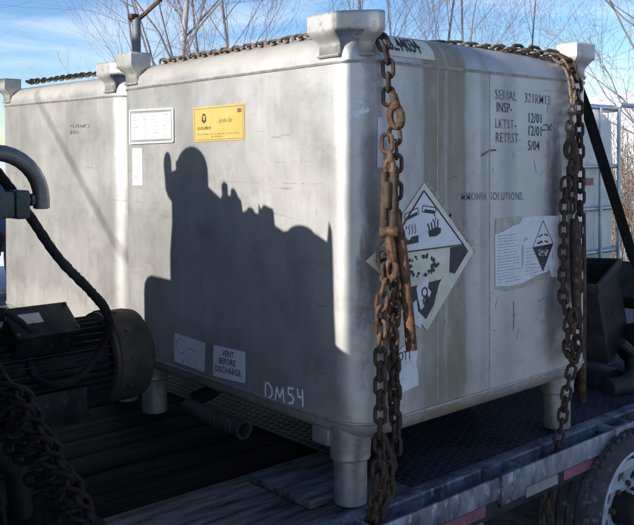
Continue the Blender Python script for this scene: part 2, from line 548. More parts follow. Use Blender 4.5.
def plate_mat():
    mt, t, p = principled('chequer_plate', (0.05, 0.055, 0.065), 0.5, 0.0, 0.12)
    c = t.nodes.new('ShaderNodeTexCoord')
    heights = []
    for ang, off in ((45, 0.0), (-45, 0.5)):
        mpp = t.nodes.new('ShaderNodeMapping')
        mpp.inputs['Rotation'].default_value = (0, 0, R(ang))
        mpp.inputs['Scale'].default_value = (22, 44, 1)
        mpp.inputs['Location'].default_value = (off, off, 0)
        t.links.new(c.outputs['Object'], mpp.inputs['Vector'])
        fr = t.nodes.new('ShaderNodeVectorMath')
        fr.operation = 'FRACTION'
        t.links.new(mpp.outputs['Vector'], fr.inputs[0])
        sb = t.nodes.new('ShaderNodeVectorMath')
        sb.operation = 'SUBTRACT'
        sb.inputs[1].default_value = (0.5, 0.5, 0)
        t.links.new(fr.outputs[0], sb.inputs[0])
        ds = t.nodes.new('ShaderNodeVectorMath')
        ds.operation = 'MULTIPLY'
        ds.inputs[1].default_value = (1.0, 2.2, 0)
        t.links.new(sb.outputs[0], ds.inputs[0])
        ln = t.nodes.new('ShaderNodeVectorMath')
        ln.operation = 'LENGTH'
        t.links.new(ds.outputs[0], ln.inputs[0])
        r = ramp(t, [(0.30, 1.0), (0.46, 0.0)])
        t.links.new(ln.outputs['Value'], r.inputs['Fac'])
        heights.append(r.outputs['Color'])
    h = mathn(t, 'MAXIMUM', heights[0], heights[1])
    n = noise_fac(t, 5, (1, 1, 1), 6, 0.65)
    r = ramp(t, [(0.35, (0.013, 0.014, 0.016)), (0.62, (0.052, 0.056, 0.066))])
    t.links.new(n, r.inputs['Fac'])
    colr = mixc(t, mathn(t, 'MULTIPLY', h, 0.45), r.outputs['Color'], (0.085, 0.092, 0.11))
    t.links.new(colr, p.inputs['Base Color'])
    rr = mathn(t, 'SUBTRACT', 0.62, mathn(t, 'MULTIPLY', h, 0.22))
    t.links.new(rr, p.inputs['Roughness'])
    bump(t, p, h, 0.8, 0.004)
    return mt


GZ = -0.565
M_SNOW, M_PLATE = snow_mat(), plate_mat()

# ------------------------------------------------------------------ setting: ground, hill
b = MB()
n = 60
ext = 900.0
cs = [math.copysign(abs(k / n) ** 2.2, k) * ext for k in range(-n, n + 1)]
vs = []
for x in cs:
    for y in cs:
        d = math.hypot(x, y)
        w = min(1, max(0, (d - 4) / 10))
        vs.append((x, y, GZ + w * 0.25 * noise.noise(Vector((x * 0.07, y * 0.07, 0))) + 0.02 * noise.noise(Vector((x * 0.9, y * 0.9, 3)))))
k = 2 * n + 1
fs = [(i * k + j, (i + 1) * k + j, (i + 1) * k + j + 1, i * k + j + 1) for i in range(k - 1) for j in range(k - 1)]
b.add(vs, fs)
obj('ground', b, M_SNOW, None, 80, kind='structure')

b = MB()       # long snowy bank seen past the right end of the load
na, nr = 70, 24
vs = []
for i in range(na + 1):
    az = R(-25 + 62 * i / na)
    edge = min(1, (i / na) * 4, (1 - i / na) * 9)
    for j in range(nr + 1):
        rr = 60 + 70 * j / nr
        h = 8.6 * (math.sin(math.pi * min(1, j / nr * 1.0)) ** 0.8) * (edge ** 0.7 if edge > 0 else 0)
        x, y = -1.49 + rr * math.cos(az), -1.54 + rr * math.sin(az)
        vs.append((x, y, GZ - 0.3 + h + (0.35 * noise.noise(Vector((x * .08, y * .08, 5)))) * (1 if h > 0.5 else 0)))
fs = [(i * (nr + 1) + j, (i + 1) * (nr + 1) + j, (i + 1) * (nr + 1) + j + 1, i * (nr + 1) + j + 1) for i in range(na) for j in range(nr)]
b.add(vs, fs)
obj('snowy_hill', b, M_SNOW, None, 80, kind='structure')

# ------------------------------------------------------------------ bare trees


def grow(trunk, crown, p, d, L, r, lev, maxlev, rnd, spread=0.6, droop=0.0, dens=15):
    nseg = 7 if lev == 0 else (5 if lev == 1 else 4)
    pts, rs = [p.copy()], [r]
    dd = d.normalized()
    for i in range(nseg):
        j = 0.05 if lev == 0 else 0.13
        dd = (dd + Vector((rnd.gauss(0, j), rnd.gauss(0, j), rnd.gauss(0, j) + (0.06 if lev else 0.03) - droop * lev * 0.08))).normalized()
        p = p + dd * (L / nseg)
        pts.append(p.copy())
        rs.append(max(0.0022, r * (1 - (0.80 if lev == 0 else 0.85) * (i + 1) / nseg)))
    (trunk if lev == 0 else crown).tube(pts, rs, 8 if lev == 0 else (5 if lev == 1 else 3), cap=False)
    if lev >= maxlev:
        return
    nch = {0: dens, 1: 10, 2: 8, 3: 4}[lev]
    for c in range(nch):
        u = (0.16 + 0.82 * (c + rnd.random()) / nch) if lev == 0 else (0.2 + 0.78 * (c + rnd.random()) / nch)
        q = u * nseg
        i = min(int(q), nseg - 1)
        pos = pts[i].lerp(pts[i + 1], q - i)
        t = (pts[i + 1] - pts[i]).normalized()
        az = rnd.random() * 2 * math.pi
        a = t.orthogonal().normalized()
        bb = t.cross(a)
        side = a * math.cos(az) + bb * math.sin(az)
        sp = spread * rnd.uniform(0.75, 1.35)
        nd_ = (t * math.cos(sp) + side * math.sin(sp)).normalized()
        rl = rs[i] + (rs[i + 1] - rs[i]) * (q - i)
        k = {0: 0.44, 1: 0.55, 2: 0.6, 3: 0.6}[lev]
        grow(trunk, crown, pos, nd_, L * k * (1.15 - 0.55 * u) * rnd.uniform(0.7, 1.25), max(0.0028, rl * 0.38), lev + 1, maxlev, rnd, spread, droop, dens)


def tree(x, y, h, r, seed, mat, label, spread=0.6, lean=(0, 0), maxlev=3, droop=0.0, group='bare trees beyond the load'):
    rnd = random.Random(seed)
    t = thing('bare_tree', label, 'tree', (x, y, GZ), group)
    tk, cr = MB(), MB()
    grow(tk, cr, Vector((x, y, GZ - 0.1)), Vector((lean[0], lean[1], 1)), h, r, 0, maxlev, rnd, spread, droop, (30 if r > .1 else 20) if r > .06 else 10)
    obj('trunk', tk, mat, t, 60)
    obj('crown', cr, M_TWIG, t, 60)
    return t


def polar(ximg, dist):
    a = YAW - math.atan((ximg - 317) / 843.455)
    return -1.488 + dist * math.cos(a), -1.539 + dist * math.sin(a)


for (xi, dist, h, r, sd, mt, lab, spr, lean, ml, dr) in [
    (181, 20, 11.5, 0.105, 3, M_BIRCH, 'bare pale birch with the thickest trunk, behind the steel post at left', 0.62, (0.0, 0), 3, 0),
    (205, 26, 10.5, 0.06, 11, M_BARK, 'slender bare tree just right of the thick pale birch', 0.5, (0.02, 0), 3, 0),
    (238, 23, 9.5, 0.065, 12, M_BARK, 'bare tree with wide twigs above the chained top edge, left half of the sky', 0.62, (0.05, -0.05), 3, 0),
    (140, 27, 9.5, 0.06, 15, M_BARK, 'thin bare tree leftmost in the sky, beyond the rusty lever', 0.55, (-.02, .03), 3, 0),
    (366, 22, 9.5, 0.075, 21, M_BARK, 'bare tree directly behind the near lifting corner of the tank', 0.5, (0, 0), 3, 0),
    (399, 27, 9.5, 0.06, 22, M_BARK, 'bare tree leaning over the white number label on the tank top', 0.45, (-.07, .05), 3, 0),
    (428, 26, 10, 0.06, 23, M_BARK, 'straight thin bare tree over the left half of the end panel', 0.42, (0, 0), 3, 0),
    (452, 33, 10, 0.055, 24, M_BARK, 'faint thin bare tree over the middle of the end panel', 0.42, (0, 0), 3, 0),
    (478, 24, 9.5, 0.06, 25, M_BARK, 'bare tree rising behind the left end of the top right chain', 0.42, (.02, -.02), 3, 0),
    (529, 29, 10, 0.055, 26, M_BARK, 'faint bare tree rising behind the middle of the top right chain', 0.45, (0, 0), 3, 0),
    (662, 12, 7.5, 0.062, 31, M_BARK, 'bare tree with drooping twigs reaching in from the right edge', 0.7, (-.03, .05), 3, 0.25),
    (690, 15, 8.0, 0.062, 35, M_BARK, 'bare tree standing off the right edge with twigs over the snowy hill', 0.75, (-.04, .06), 3, 0.2),
]:
    x, y = polar(xi, dist)
    tree(x, y, h, r, sd, mt, lab, spr, lean, ml, dr)

# brown brush on the right
rnd = random.Random(5)
b = MB()
for i in range(800):
    a = R(rnd.uniform(16, 29.5))
    dd = rnd.uniform(11, 17)
    x, y = -1.488 + dd * math.cos(a), -1.539 + dd * math.sin(a)
    h = rnd.uniform(0.9, 2.1)
    lx, ly = rnd.gauss(0, .25), rnd.gauss(0, .25)
    p0 = Vector((x, y, GZ - .1))
    p1 = Vector((x + lx * .4, y + ly * .4, GZ + h * .55))
    p2 = Vector((x + lx, y + ly, GZ + h))
    b.tube([p0, p1, p2], [.009, .006, .003], 3, cap=False)
    for q in range(7):
        u = rnd.uniform(.25, 1)
        pb = p0.lerp(p2, u)
        b.tube([pb, pb + Vector((rnd.gauss(0, .16), rnd.gauss(0, .16), rnd.uniform(.05, .3)))], [.005, .002], 3, cap=False)
obj('brushwood', b, M_STEM, None, 60, kind='stuff')

# ------------------------------------------------------------------ flatbed trailer
TR = thing('flatbed_trailer', 'dark flatbed trailer with plank and chequer plate deck and worn side rail carrying the tanks', 'trailer', (0.5, 1.3, GZ))
rnd = random.Random(2)
ys = [0.058, 0.252, 0.458, 0.612, 0.767, 0.92, 1.075, 1.23, 1.385, 1.54, 1.695, 1.85, 2.005, 2.16, 2.315, 2.47]
XJ = 0.27
for i in range(len(ys) - 1):
    b = MB()
    z = rnd.uniform(-.004, .0)
    g = (0.003, 0.010, 0.004, 0.010)[i] if i < 4 else 0.005
    g0 = (0.003, 0.003, 0.010, 0.004)[i] if i < 4 else 0.005
    b.box(-3.2, XJ - 0.004, ys[i] + g0 / 2, ys[i + 1] - g / 2, -.045 + z, z, bev=.004)
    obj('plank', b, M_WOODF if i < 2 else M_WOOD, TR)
b = MB().box(XJ, 4.6, .062, 2.47, -.010, -.001)
obj('deck_plate', b, M_PLATE, TR)
b = MB()
b.box(-3.2, 4.6, .012, .056, -.012, .001, bev=.002)         # top flange
b.box(-3.2, 4.6, .012, .022, -.13, -.0125)
b.box(-3.2, 4.6, .0225, .056, -.13, -.12)
obj('side_channel', b, M_RAIL, TR)
px = [-2.58, -1.94, -1.31, -.68, -.055, .575, 1.215, 1.85, 2.48, 3.1, 3.74]
for x in px:
    b = MB()
    for (a0, a1, b0, b1) in ((-.052, -.044, -.046, .0115), (.044, .052, -.046, .0115), (-.0435, .0435, .004, .0115)):
        b.box(x + a0, x + a1, b0, b1, -.10, .004)
    b.box(x - .058, x + .058, -.066, -.0465, -.085, .003, bev=.003)
    obj('stake_pocket', b, M_RAIL, TR)
ends = [-3.2] + px + [4.6]
for i in range(len(ends) - 1):
    x0 = ends[i] + (.059 if i else 0)
    x1 = ends[i + 1] - (.059 if i < len(ends) - 2 else 0)
    b = MB().box(x0, x1, -.060, -.050, -.066, -.001, bev=.0025)
    obj('rub_rail', b, M_RAIL, TR)
b = MB().box(-3.2, 4.6, -.046, -.036, -.122, -.0665, bev=.002)
obj('side_skirt', b, M_FRAME, TR)
for (x0, x1, mt) in ((-.36, -.06, M_RED), (.16, .46, M_RED), (.66, .83, M_WTAPE), (.865, 1.10, M_RED), (1.5, 1.8, M_RED), (1.81, 2.1, M_WTAPE)):
    b = MB().box(x0, x1, -.0485, -.0463, -.106, -.074)
    obj('reflective_tape', b, mt, TR, label='red reflective tape' if mt is M_RED else 'dull white reflective tape')
b = MB()
for y in (.55, 1.9):
    b.box(-3.2, 4.6, y - .06, y + .06, -.30, -.29)
    b.box(-3.2, 4.6, y - .06, y + .06, -.062, -.052)
    b.box(-3.2, 4.6, y - .006, y + .006, -.289, -.063)
b.box(-3.2, 4.6, 2.4705, 2.52, -.13, 0.0)
obj('main_frame', b, M_FRAME, TR)
for i in range(15):
    x = -3.0 + i * .52
    b = MB().box(x - .02, x + .02, .024, 2.46, -.118, -.064)
    obj('cross_member', b, M_FRAME, TR)


def ring_curve(outer, holes, depth, name='disc'):
    cu = bpy.data.curves.new(name, 'CURVE')
    cu.dimensions = '2D'
    cu.fill_mode = 'BOTH'
    cu.extrude = depth
    for (cx, cy, r, n) in [(0, 0, outer, 48)] + holes:
        sp = cu.splines.new('POLY')
        sp.points.add(n - 1)
        for k in range(n):
            a = 2 * math.pi * k / n
            sp.points[k].co = (cx + r * math.cos(a), cy + r * math.sin(a), 0, 1)
        sp.use_cyclic_u = True
    o = bpy.data.objects.new(name, cu)
    me = bpy.data.meshes.new_from_object(o)
    bpy.data.objects.remove(o)
    bpy.data.curves.remove(cu)
    return me


RR, TYR = .207, .275


def wheel(x, y, z, sgn, w=.20):
    """sgn -1: outer face towards -Y"""
    t = MB()
    ax = (0, -sgn * -1, 0)
    o = Vector((x, y, z))
    prof = [(0.004, RR - .012), (0.0, RR + .004), (-.004, RR + .02), (0.002, RR + .035), (.012, TYR - .022), (.028, TYR - .005)]
    grooves = []
    u = .030
    while u < w - .03:
        grooves += [(u, TYR), (u + .026, TYR), (u + .0265, TYR - .009), (u + .034, TYR - .009)]
        u += .0345
    prof += grooves + [(w - .028, TYR - .005), (w - .012, TYR - .022), (w, RR + .004), (w - .004, RR - .012)]
    dirv = Vector((0, 1, 0)) * (1 if sgn < 0 else -1)
    t.lathe(prof, o, dirv, 56, cap=False)
    for kk in range(44):                     # lateral sipes on the tread shoulders
        a = 2 * math.pi * kk / 44
        for uu in (.020, w - .028):
            c = o + dirv * (uu + .004) + Vector((math.cos(a), 0, math.sin(a))) * (TYR - .006)
            rot = Matrix.Rotation(-a, 3, 'Y')
            t.box(c.x - .008, c.x + .008, c.y - .011, c.y + .011, c.z - .012, c.z + .012, rot=rot)
    wh = obj('wheel', MB().lathe([(.05, .05), (w - .03, .05)], o, dirv, 16), M_FRAME, TR)
    obj('tyre', t, M_TYRE, wh, 40)
    r = MB()
    r.lathe([(.012, RR), (-.004, RR + .003), (-.006, RR - .004), (.002, RR - .014), (.02, RR - .022), (.06, RR - .030), (.10, RR - .032), (w - .01, RR - .03), (w, RR)], o, dirv, 48, cap=False)
    rim = obj('rim', r, M_RIM, wh, 40)
    rd = RR - .033
    me = ring_curve(rd, [(0, 0, .062, 24)] + [(.125 * math.cos(a), .125 * math.sin(a), .021, 14) for a in [2 * math.pi * (k + .3) / 8 for k in range(8)]], .005)
    dm = MB()
    for q in me.vertices:
        rq = math.hypot(q.co.x, q.co.y)
        dish = .022 + .05 * max(0, 1 - rq / rd)
        dm.v.append(o + Vector((q.co.x, 0, q.co.y)) + dirv * (dish + q.co.z))
    dm.f = [tuple(p.vertices) for p in me.polygons]
    obj('disc', dm, M_RIM, wh, 40)
    h = MB().lathe([(-.015, .02), (-.012, .045), (.02, .055), (.12, .06)], o, dirv, 20)
    obj('hub', h, M_BLACK, wh, 40)
    for k in range(8):
        a = 2 * math.pi * (k + .8) / 8
        c = o + Vector((math.cos(a) * .088, 0, math.sin(a) * .088)) + dirv * .036
        obj('lug_nut', MB().lathe([(-.016, .007), (-.012, .011), (.02, .011)], c, dirv, 6), M_RUSTD, wh, 20)


for x in (1.22, 2.02):
    wheel(x, -.095, -.29, -1)
    wheel(x, 2.61, -.29, 1)
    b = MB().lathe([(0, .04), (2.5, .04)], (x, .05, -.29), (0, 1, 0), 14)
    obj('axle', b, M_FRAME, TR)
# pale curved mudguard stay ahead of the wheel, under the rail
b = MB().tube([(.50, .03, -.125), (.53, .03, -.17), (.55, .03, -.24), (.55, .03, -.33), (.53, .03, -.42)], .012, 8)
obj('mudguard_stay', b, M_GALV, TR)
# tail plate hanging at lower right of the rail
# ------------------------------------------------------------------ tanks


def rrect(x0, x1, y0, y1, r, n=10):
    pts = []
    for (cx, cy, a0) in ((x1 - r, y1 - r, 0), (x0 + r, y1 - r, 90), (x0 + r, y0 + r, 180), (x1 - r, y0 + r, 270)):
        for k in range(n + 1):
            a = R(a0 + 90 * k / n)
            pts.append((cx + r * math.cos(a), cy + r * math.sin(a)))
    return pts


def loft(prof, r=.095, captop=False, capbot=False, n=10):
    mb = MB()
    rings = []
    for z, ins in prof:
        rings.append([(x, y, z) for x, y in rrect(ins, LX - ins, ins, LY - ins, max(.03, r - ins * .75), n)])
    vs = [q for rg in rings for q in rg]
    N = len(rings[0])
    fs = [(i * N + k, i * N + (k + 1) % N, (i + 1) * N + (k + 1) % N, (i + 1) * N + k) for i in range(len(rings) - 1) for k in range(N)]
    if captop:
        fs.append(tuple((len(rings) - 1) * N + k for k in range(N)))
    if capbot:
        fs.append(tuple(range(N)))
    return mb.add(vs, fs)


ZB, ZT = .235, 1.18
T1 = thing('chemical_tank', 'near dull steel chemical tank with yellow label and corrosive placard, chained on the deck', 'tank', (CX, CY, 0), 'steel tanks on the trailer')
shell = obj('shell', loft([(ZB + .004, 0), (.5, 0), (.8, 0), (ZT - .004, 0)]), M_T1, T1, 40)
obj('top_shoulder', loft([(ZT + .004, .0), (1.193, .0012), (1.207, .0045), (1.222, .011), (1.236, .021), (1.248, .034), (1.258, .052), (1.265, .075), (1.271, .11), (1.278, .2), (1.282, .35), (1.284, .5)], captop=True), M_T1, T1, 50)
obj('bottom_shoulder', loft([(ZB - .004, .0), (.226, .001), (.214, .005), (.203, .012), (.193, .024), (.186, .040), (.182, .07), (.18, .2)], capbot=True), M_T1, T1, 50)
for zz in (ZT, ZB):
    obj('rim_lip', loft([(zz - .0045, -.0002), (zz - .004, -.0035), (zz - .0005, -.0045), (zz, -.002), (zz + .0005, -.0045), (zz + .004, -.0035), (zz + .0045, -.0002)]), M_SEAM, T1, 30)


def lug(corner):
    """guide collar on a top corner: flared, chamfered, with an arched slot; corner picks the mirror"""
    top = [(-.030, .160), (-.030, .100), (-.030, .058), (-.028, .046), (-.008, .021), (.016, -.009), (.040, -.033), (.046, -.035), (.064, -.035), (.066, -.030), (.066, .04), (.05, .06), (.05, .155), (.047, .160)]
    bot = [(-.001, .146), (-.001, .100), (-.001, .066), (-.001, .058), (.012, .040), (.026, .022), (.046, .001), (.050, -.001), (.060, -.001), (.062, .003), (.062, .04), (.05, .06), (.05, .142), (.047, .146)]
    prof = [(1.196, 0.0), (1.226, 0.0), (1.236, .22), (1.247, .68), (1.256, .95), (1.264, 1.0), (1.296, 1.0), (1.305, .94)]
    n = len(top)

    def place(x, y, z):
        if corner == 0:
            return (x, y, z)
        if corner == 1:
            return (x, LY - y, z)
        if corner == 2:
            return (LX - y, x, z)
        return (LX - x, LY - y, z)
    mb = MB()
    vs = []
    for z, f in prof:
        for k in range(n):
            vs.append(place(bot[k][0] + (top[k][0] - bot[k][0]) * f, bot[k][1] + (top[k][1] - bot[k][1]) * f, z))
    fs = []
    for i in range(len(prof) - 1):
        for k in range(n):
            if k in (2, 3, 4) and i <= (3 if k in (3,) else 3):
                continue
            fs.append((i * n + k, i * n + (k + 1) % n, (i + 1) * n + (k + 1) % n, (i + 1) * n + k))
    mb.add(vs, fs)
    o = obj('lifting_lug', mb, M_FIT, T1, 38)
    wb = MB()
    for idx in ((13, 0, 1, 2), (5, 6, 7, 8)):
        wb.tube([place(bot[q][0] - (.002 if q in (0, 1, 2) else 0), bot[q][1] - (.002 if q in (6, 7, 8) else 0), 1.197) for q in idx], .0042, 6)
    obj('weld_bead', wb, M_SEAM, o, 50)
    so = o.modifiers.new('thickness', 'SOLIDIFY')
    so.thickness = .006
    so.offset = -1
    return o


for c in range(4):
    lug(c)
for (x, y) in ((.062, .098), (LX - .09, .085), (.09, LY - .09), (LX - .09, LY - .09)):
    fo = obj('foot', MB().lathe([(0.0, .040), (.004, .045), (.12, .0455), (.128, .0455)], (x, y, .001), (0, 0, 1), 28), M_FOOT, T1, 40)
    wr = MB().tube([(x + .0505 * math.cos(2 * math.pi * q / 24), y + .0505 * math.sin(2 * math.pi * q / 24), .127 + .0008 * (q % 2)) for q in range(25)], .0035, 6, cap=False)
    obj('weld_bead', wr, M_SEAM, fo, 50)
    obj('collar', MB().lathe([(.126, .047), (.128, .0535), (.131, .0555), (.135, .0545), (.155, .056), (.185, .0585), (.225, .060)], (x, y, .0), (0, 0, 1), 28), M_FOOT, fo, 40)
b = MB().box(.0, .03, .120, .185, .160, .205, bev=.004)
obj('foot_bracket', b, M_FOOT, T1)
T2 = copy_tree(T1)
T2['label'] = 'second dull steel chemical tank at the left edge, behind the motor and the bent pipe'
for ch in T2.children:
    if ch.data.materials[0] is M_T1:
        ch.data = ch.data.copy()
        ch.data.materials[0] = M_T2
T2.location = (.045 + CX, 1.300 + CY, -.002)
T2.rotation_euler = (R(.9), 0, R(-.6))
for x in (.304, .541):
    obj('weld_seam', MB().box(x - .002, x + .002, -.0012, .001, ZB + .006, ZT - .006), M_SEAM, T1, 30)


# ---- labels and marks on the near tank
def scratches():
    rs = random.Random(21)
    mb = MB()
    lines = [((.93, .905), (.75, .903)), ((.62, .862), (.40, .858)), ((.88, .862), (.72, .858)), ((.52, .79), (.26, .765)), ((.34, .92), (.16, .922)), ((.30, .86), (.12, .862)),
             ((.95, .71), (.60, .70)), ((.36, .55), (.12, .535)), ((1.14, .78), (1.02, .775)), ((.45, .47), (.20, .45)), ((1.02, .66), (.93, .655))]
    for (a, c) in lines:
        n = rs.randint(4, 9)
        for k in range(n):
            if rs.random() < .3:
                continue
            u0, u1 = k / n, (k + rs.uniform(.4, 1.0)) / n
            p0 = Vector(a).lerp(Vector(c), u0)
            p1 = Vector(a).lerp(Vector(c), u1)
            stroke(mb, [tuple(p0), tuple(p1 + Vector((0, rs.gauss(0, .0012))))], rs.uniform(.0012, .0030), fLp, .0005)
    for k in range(46):
        y, z = rs.uniform(.13, 1.14), rs.uniform(.27, 1.15)
        a = rs.choice((0, 0, 0, math.pi / 2)) + rs.gauss(0, .25)
        L = rs.uniform(.004, .03)
        stroke(mb, [(y, z), (y + L * math.cos(a), z + L * math.sin(a))], rs.uniform(.001, .0026), fLp, .0005)
    obj('scratches', mb, M_SEAM, T1, 0, kind='stuff')
    mb = MB()
    for k in range(40):
        x, z = rs.uniform(.11, 1.0), rs.uniform(.27, 1.15)
        a = rs.choice((0, math.pi / 2, math.pi / 2)) + rs.gauss(0, .2)
        L = rs.uniform(.005, .04)
        stroke(mb, [(x, z), (x + L * math.cos(a), z + L * math.sin(a))], rs.uniform(.001, .0024), fRp, .0005)
    stroke(mb, [(.50, .935), (.54, .950), (.57, .952)], .006, fRp, .0005)
    stroke(mb, [(.66, .49), (.662, .44), (.659, .40)], .004, fRp, .0005)
    stroke(mb, [(.80, .70 - .30), (.83, .41)], .004, fRp, .0005)
    obj('scratches', mb, M_FADE, T1, 0, kind='stuff')


def fL(y0, z0):
    return lambda u, v, d=0: (-d, y0 - u, z0 + v)


def cornery(x):
    x = min(x, LX - x)
    return 0.0 if x >= .095 else .095 - math.sqrt(max(0, .095 ** 2 - (.095 - x) ** 2))


def fR(x0, z0):
    return lambda u, v, d=0: (x0 + u, cornery(x0 + u) - d, z0 + v)


def fLp(u, v, d=0):
    return (-d, u, v)


def fRp(u, v, d=0):
    return (u, cornery(u) - d, v)


def sheet(name, outline, fn, mat, parent, d0=.0006, d1=.0022, label=None):
    if fn is fRp and min(u for u, v in outline) < .09:      # bends round the corner column
        q = bmesh.new()
        q.faces.new([q.verts.new((u, v, 0)) for u, v in outline])
        for xx in (.015, .025, .035, .045, .055, .065, .075, .085, .095):
            bmesh.ops.bisect_plane(q, geom=q.verts[:] + q.edges[:] + q.faces[:], plane_co=(xx, 0, 0), plane_no=(1, 0, 0))
        q.verts.index_update()
        mb = MB().add([fRp(w.co.x, w.co.y, d1) for w in q.verts], [tuple(w.index for w in f.verts) for f in q.faces])
        q.free()
        return obj(name, mb, mat, parent, 40, label=label)
    return obj(name, MB().prism(outline, fn, d0, d1), mat, parent, 20, label=label)


def letters(s, size, fn, d, mat, parent, spacing=1.0, xs=1.0, slope=0.0, shear=0.0, name='lettering'):
    vs, fs = text_shape(s, size, spacing, xs, shear, .002 if name == 'stencil' else .010)
    mb = MB().add([fn(u, v + slope * u, d) for u, v in vs], fs)
    return obj(name, mb, mat, parent, 0)


def dashes(rows, fn, d, mat, parent, rnd, h=.004):
    mb = MB()
    for (u0, u1, v) in rows:
        u = u0
        while u < u1:
            w = rnd.uniform(.004, .016)
            e = min(u + w, u1)
            mb.add([fn(u, v, d), fn(e, v, d), fn(e, v + h * rnd.uniform(.6, 1), d), fn(u, v + h * rnd.uniform(.6, 1), d)], [(0, 1, 2, 3)])
            u = e + rnd.uniform(.002, .006)
    return obj('small_print', mb, mat, parent, 0, kind='stuff')


def stroke(mb, pts, w, fn, d):
    for (a, c) in zip(pts[:-1], pts[1:]):
        a, c = Vector(a), Vector(c)
        t = (c - a).normalized() * w * .5
        nn = Vector((-t.y, t.x))
        a2, c2 = a - t * .6, c + t * .6
        d += 1.2e-5
        mb.add([fn(*(a2 + nn), d), fn(*(c2 + nn), d), fn(*(c2 - nn), d), fn(*(a2 - nn), d)], [(0, 1, 2, 3)])


scratches()
rnd = random.Random(9)
# data plate, upper left of the side panel
pl = sheet('data_plate', [(1.165, .985), (.875, .987), (.875, 1.096), (1.163, 1.102)], fLp, M_T2, T1, .0006, .003)
fr = MB()
for (o0, o1) in (((1.165, .985), (.875, .987)), ((.875, .987), (.875, 1.096)), ((.875, 1.096), (1.163, 1.102)), ((1.163, 1.102), (1.165, .985))):
    fr.tube([(-.004, *o0), (-.004, *o1)], .0032, 6)
obj('plate_frame', fr, M_LBL, pl)
sheet('plate_face', [(1.152, .998), (.888, .998), (.888, 1.086), (1.152, 1.09)], fLp, M_WHITE, pl, .0032, .0042)
rows = []
for k in range(7):
    for j in range(4):
        u = .015 + j * .067
        rows.append((u, u + rnd.uniform(.012, .04), .010 + k * .0118))
dashes(rows, fL(1.152, .996), .0046, M_GINK, pl, rnd, .0035)
st = sheet('sticker', [(1.153, .836), (1.082, .838), (1.082, .968), (1.152, .968)], fLp, M_WHITE, T1, label='narrow blank white sticker')
dashes([(.01, .05, .02), (.01, .045, .03), (.01, .05, .06), (.01, .05, .1), (.01, .04, .11)], fL(1.153, .838), .0027, M_WTAPE, st, rnd, .003)
# yellow label
yl = sheet('sticker', [(.752, .984), (.481, .986), (.480, 1.093), (.754, 1.092)], fLp, M_YELLOW, T1, label='yellow maker sticker with dark emblem')
fr = MB()
for (o0, o1) in (((.747, .989), (.487, .991)), ((.487, .991), (.486, 1.088)), ((.486, 1.088), (.748, 1.087)), ((.748, 1.087), (.747, .989))):
    stroke(fr, [o0, o1], .0022, fLp, .0027)
obj('border', fr, M_BRINK, yl, 0)
em = MB()
f0 = fL(.694, 1.057)
for pts in ([(-.012, .008), (0, .017), (.012, .008), (.005, .006), (0, .010), (-.005, .006)], [(-.012, .006), (-.005, .004), (-.005, -.008), (0, -.004), (0, -.017), (-.012, -.009)], [(.012, .006), (.005, .004), (.005, -.006), (.002, -.004), (.002, -.016), (.012, -.009)]):
    em.add([f0(u, v, .0027) for u, v in pts], [tuple(range(len(pts)))])
obj('emblem', em, M_INK, yl, 0)
dashes([(0, .078, 0), (0, .078, .005)], fL(.732, 1.021), .0027, M_BRINK, yl, rnd, .006)
letters('Jumbo Bin', .021, fL(.612, 1.041), .0027, M_BRINK, yl, 1.0, .8, 0, .25)
dashes([(0, .232, .008), (.08, .14, 0)], fL(.733, .997), .0027, M_BRINK, yl, rnd, .0045)
fl = MB().prism([(.515, 1.068), (.495, 1.068), (.495, 1.080), (.515, 1.080)], fLp, .0026, .003)
obj('flag_mark', fl, M_RED, yl, 0)
# lower stickers
pp = sheet('sticker', [(.883, .254), (.708, .250), (.702, .344), (.881, .349)], fLp, M_LBL, T1, label='blank dirty sticker with scratched loops')
mb = MB()
loop = [(.84 - .028 * math.cos(a) - .004 * math.sin(3 * a), .312 + .024 * math.sin(a)) for a in [R(40 + 300 * k / 16) for k in range(17)]]
stroke(mb, loop, .0018, fLp, .0027)
stroke(mb, [(.80, .315), (.79, .308), (.775, .316), (.765, .309), (.74, .309)], .0018, fLp, .0027)
stroke(mb, [(.878, .336), (.868, .322), (.874, .318)], .0018, fLp, .0027)
stroke(mb, [(.80, .29), (.805, .27), (.802, .262)], .0015, fLp, .0027)
stroke(mb, [(.835, .262), (.825, .260), (.829, .268)], .003, fLp, .0027)
obj('scrawl', mb, M_GINK, pp, 0)
vb = sheet('sticker', [(.655, .248), (.489, .258), (.488, .352), (.652, .346)], fLp, M_WHITE, T1, label='white vent before discharge sticker')
for s, u, v in (('VENT', .046, .067), ('BEFORE', .028, .042), ('DISCHARGE', .006, .015)):
    letters(s, .026, (lambda q: (lambda uu, vv, d=0: (-d, .650 - q[0] - uu, .252 + q[1] + vv + .05 * (q[0] + uu))))((u, v)), .0027, M_INK, vb, 1.0, .98)
# DM 54, painted by hand
mb = MB()
f0 = fLp
stroke(mb, [(.388, .283), (.388, .235)], .006, f0, .0009)
stroke(mb, [(.391, .283), (.372, .280), (.358, .268), (.357, .252), (.368, .240), (.388, .235)], .006, f0, .0009)
stroke(mb, [(.343, .238), (.336, .277), (.322, .250), (.308, .279), (.303, .240)], .006, f0, .0009)
stroke(mb, [(.262, .287), (.283, .286), (.284, .268), (.270, .268), (.260, .258), (.265, .246), (.280, .243)], .006, f0, .0009)
stroke(mb, [(.244, .290), (.240, .270), (.220, .271)], .006, f0, .0009)
stroke(mb, [(.222, .292), (.220, .248)], .006, f0, .0009)
obj('hand_lettering', mb, M_CHALK, T1, 0)


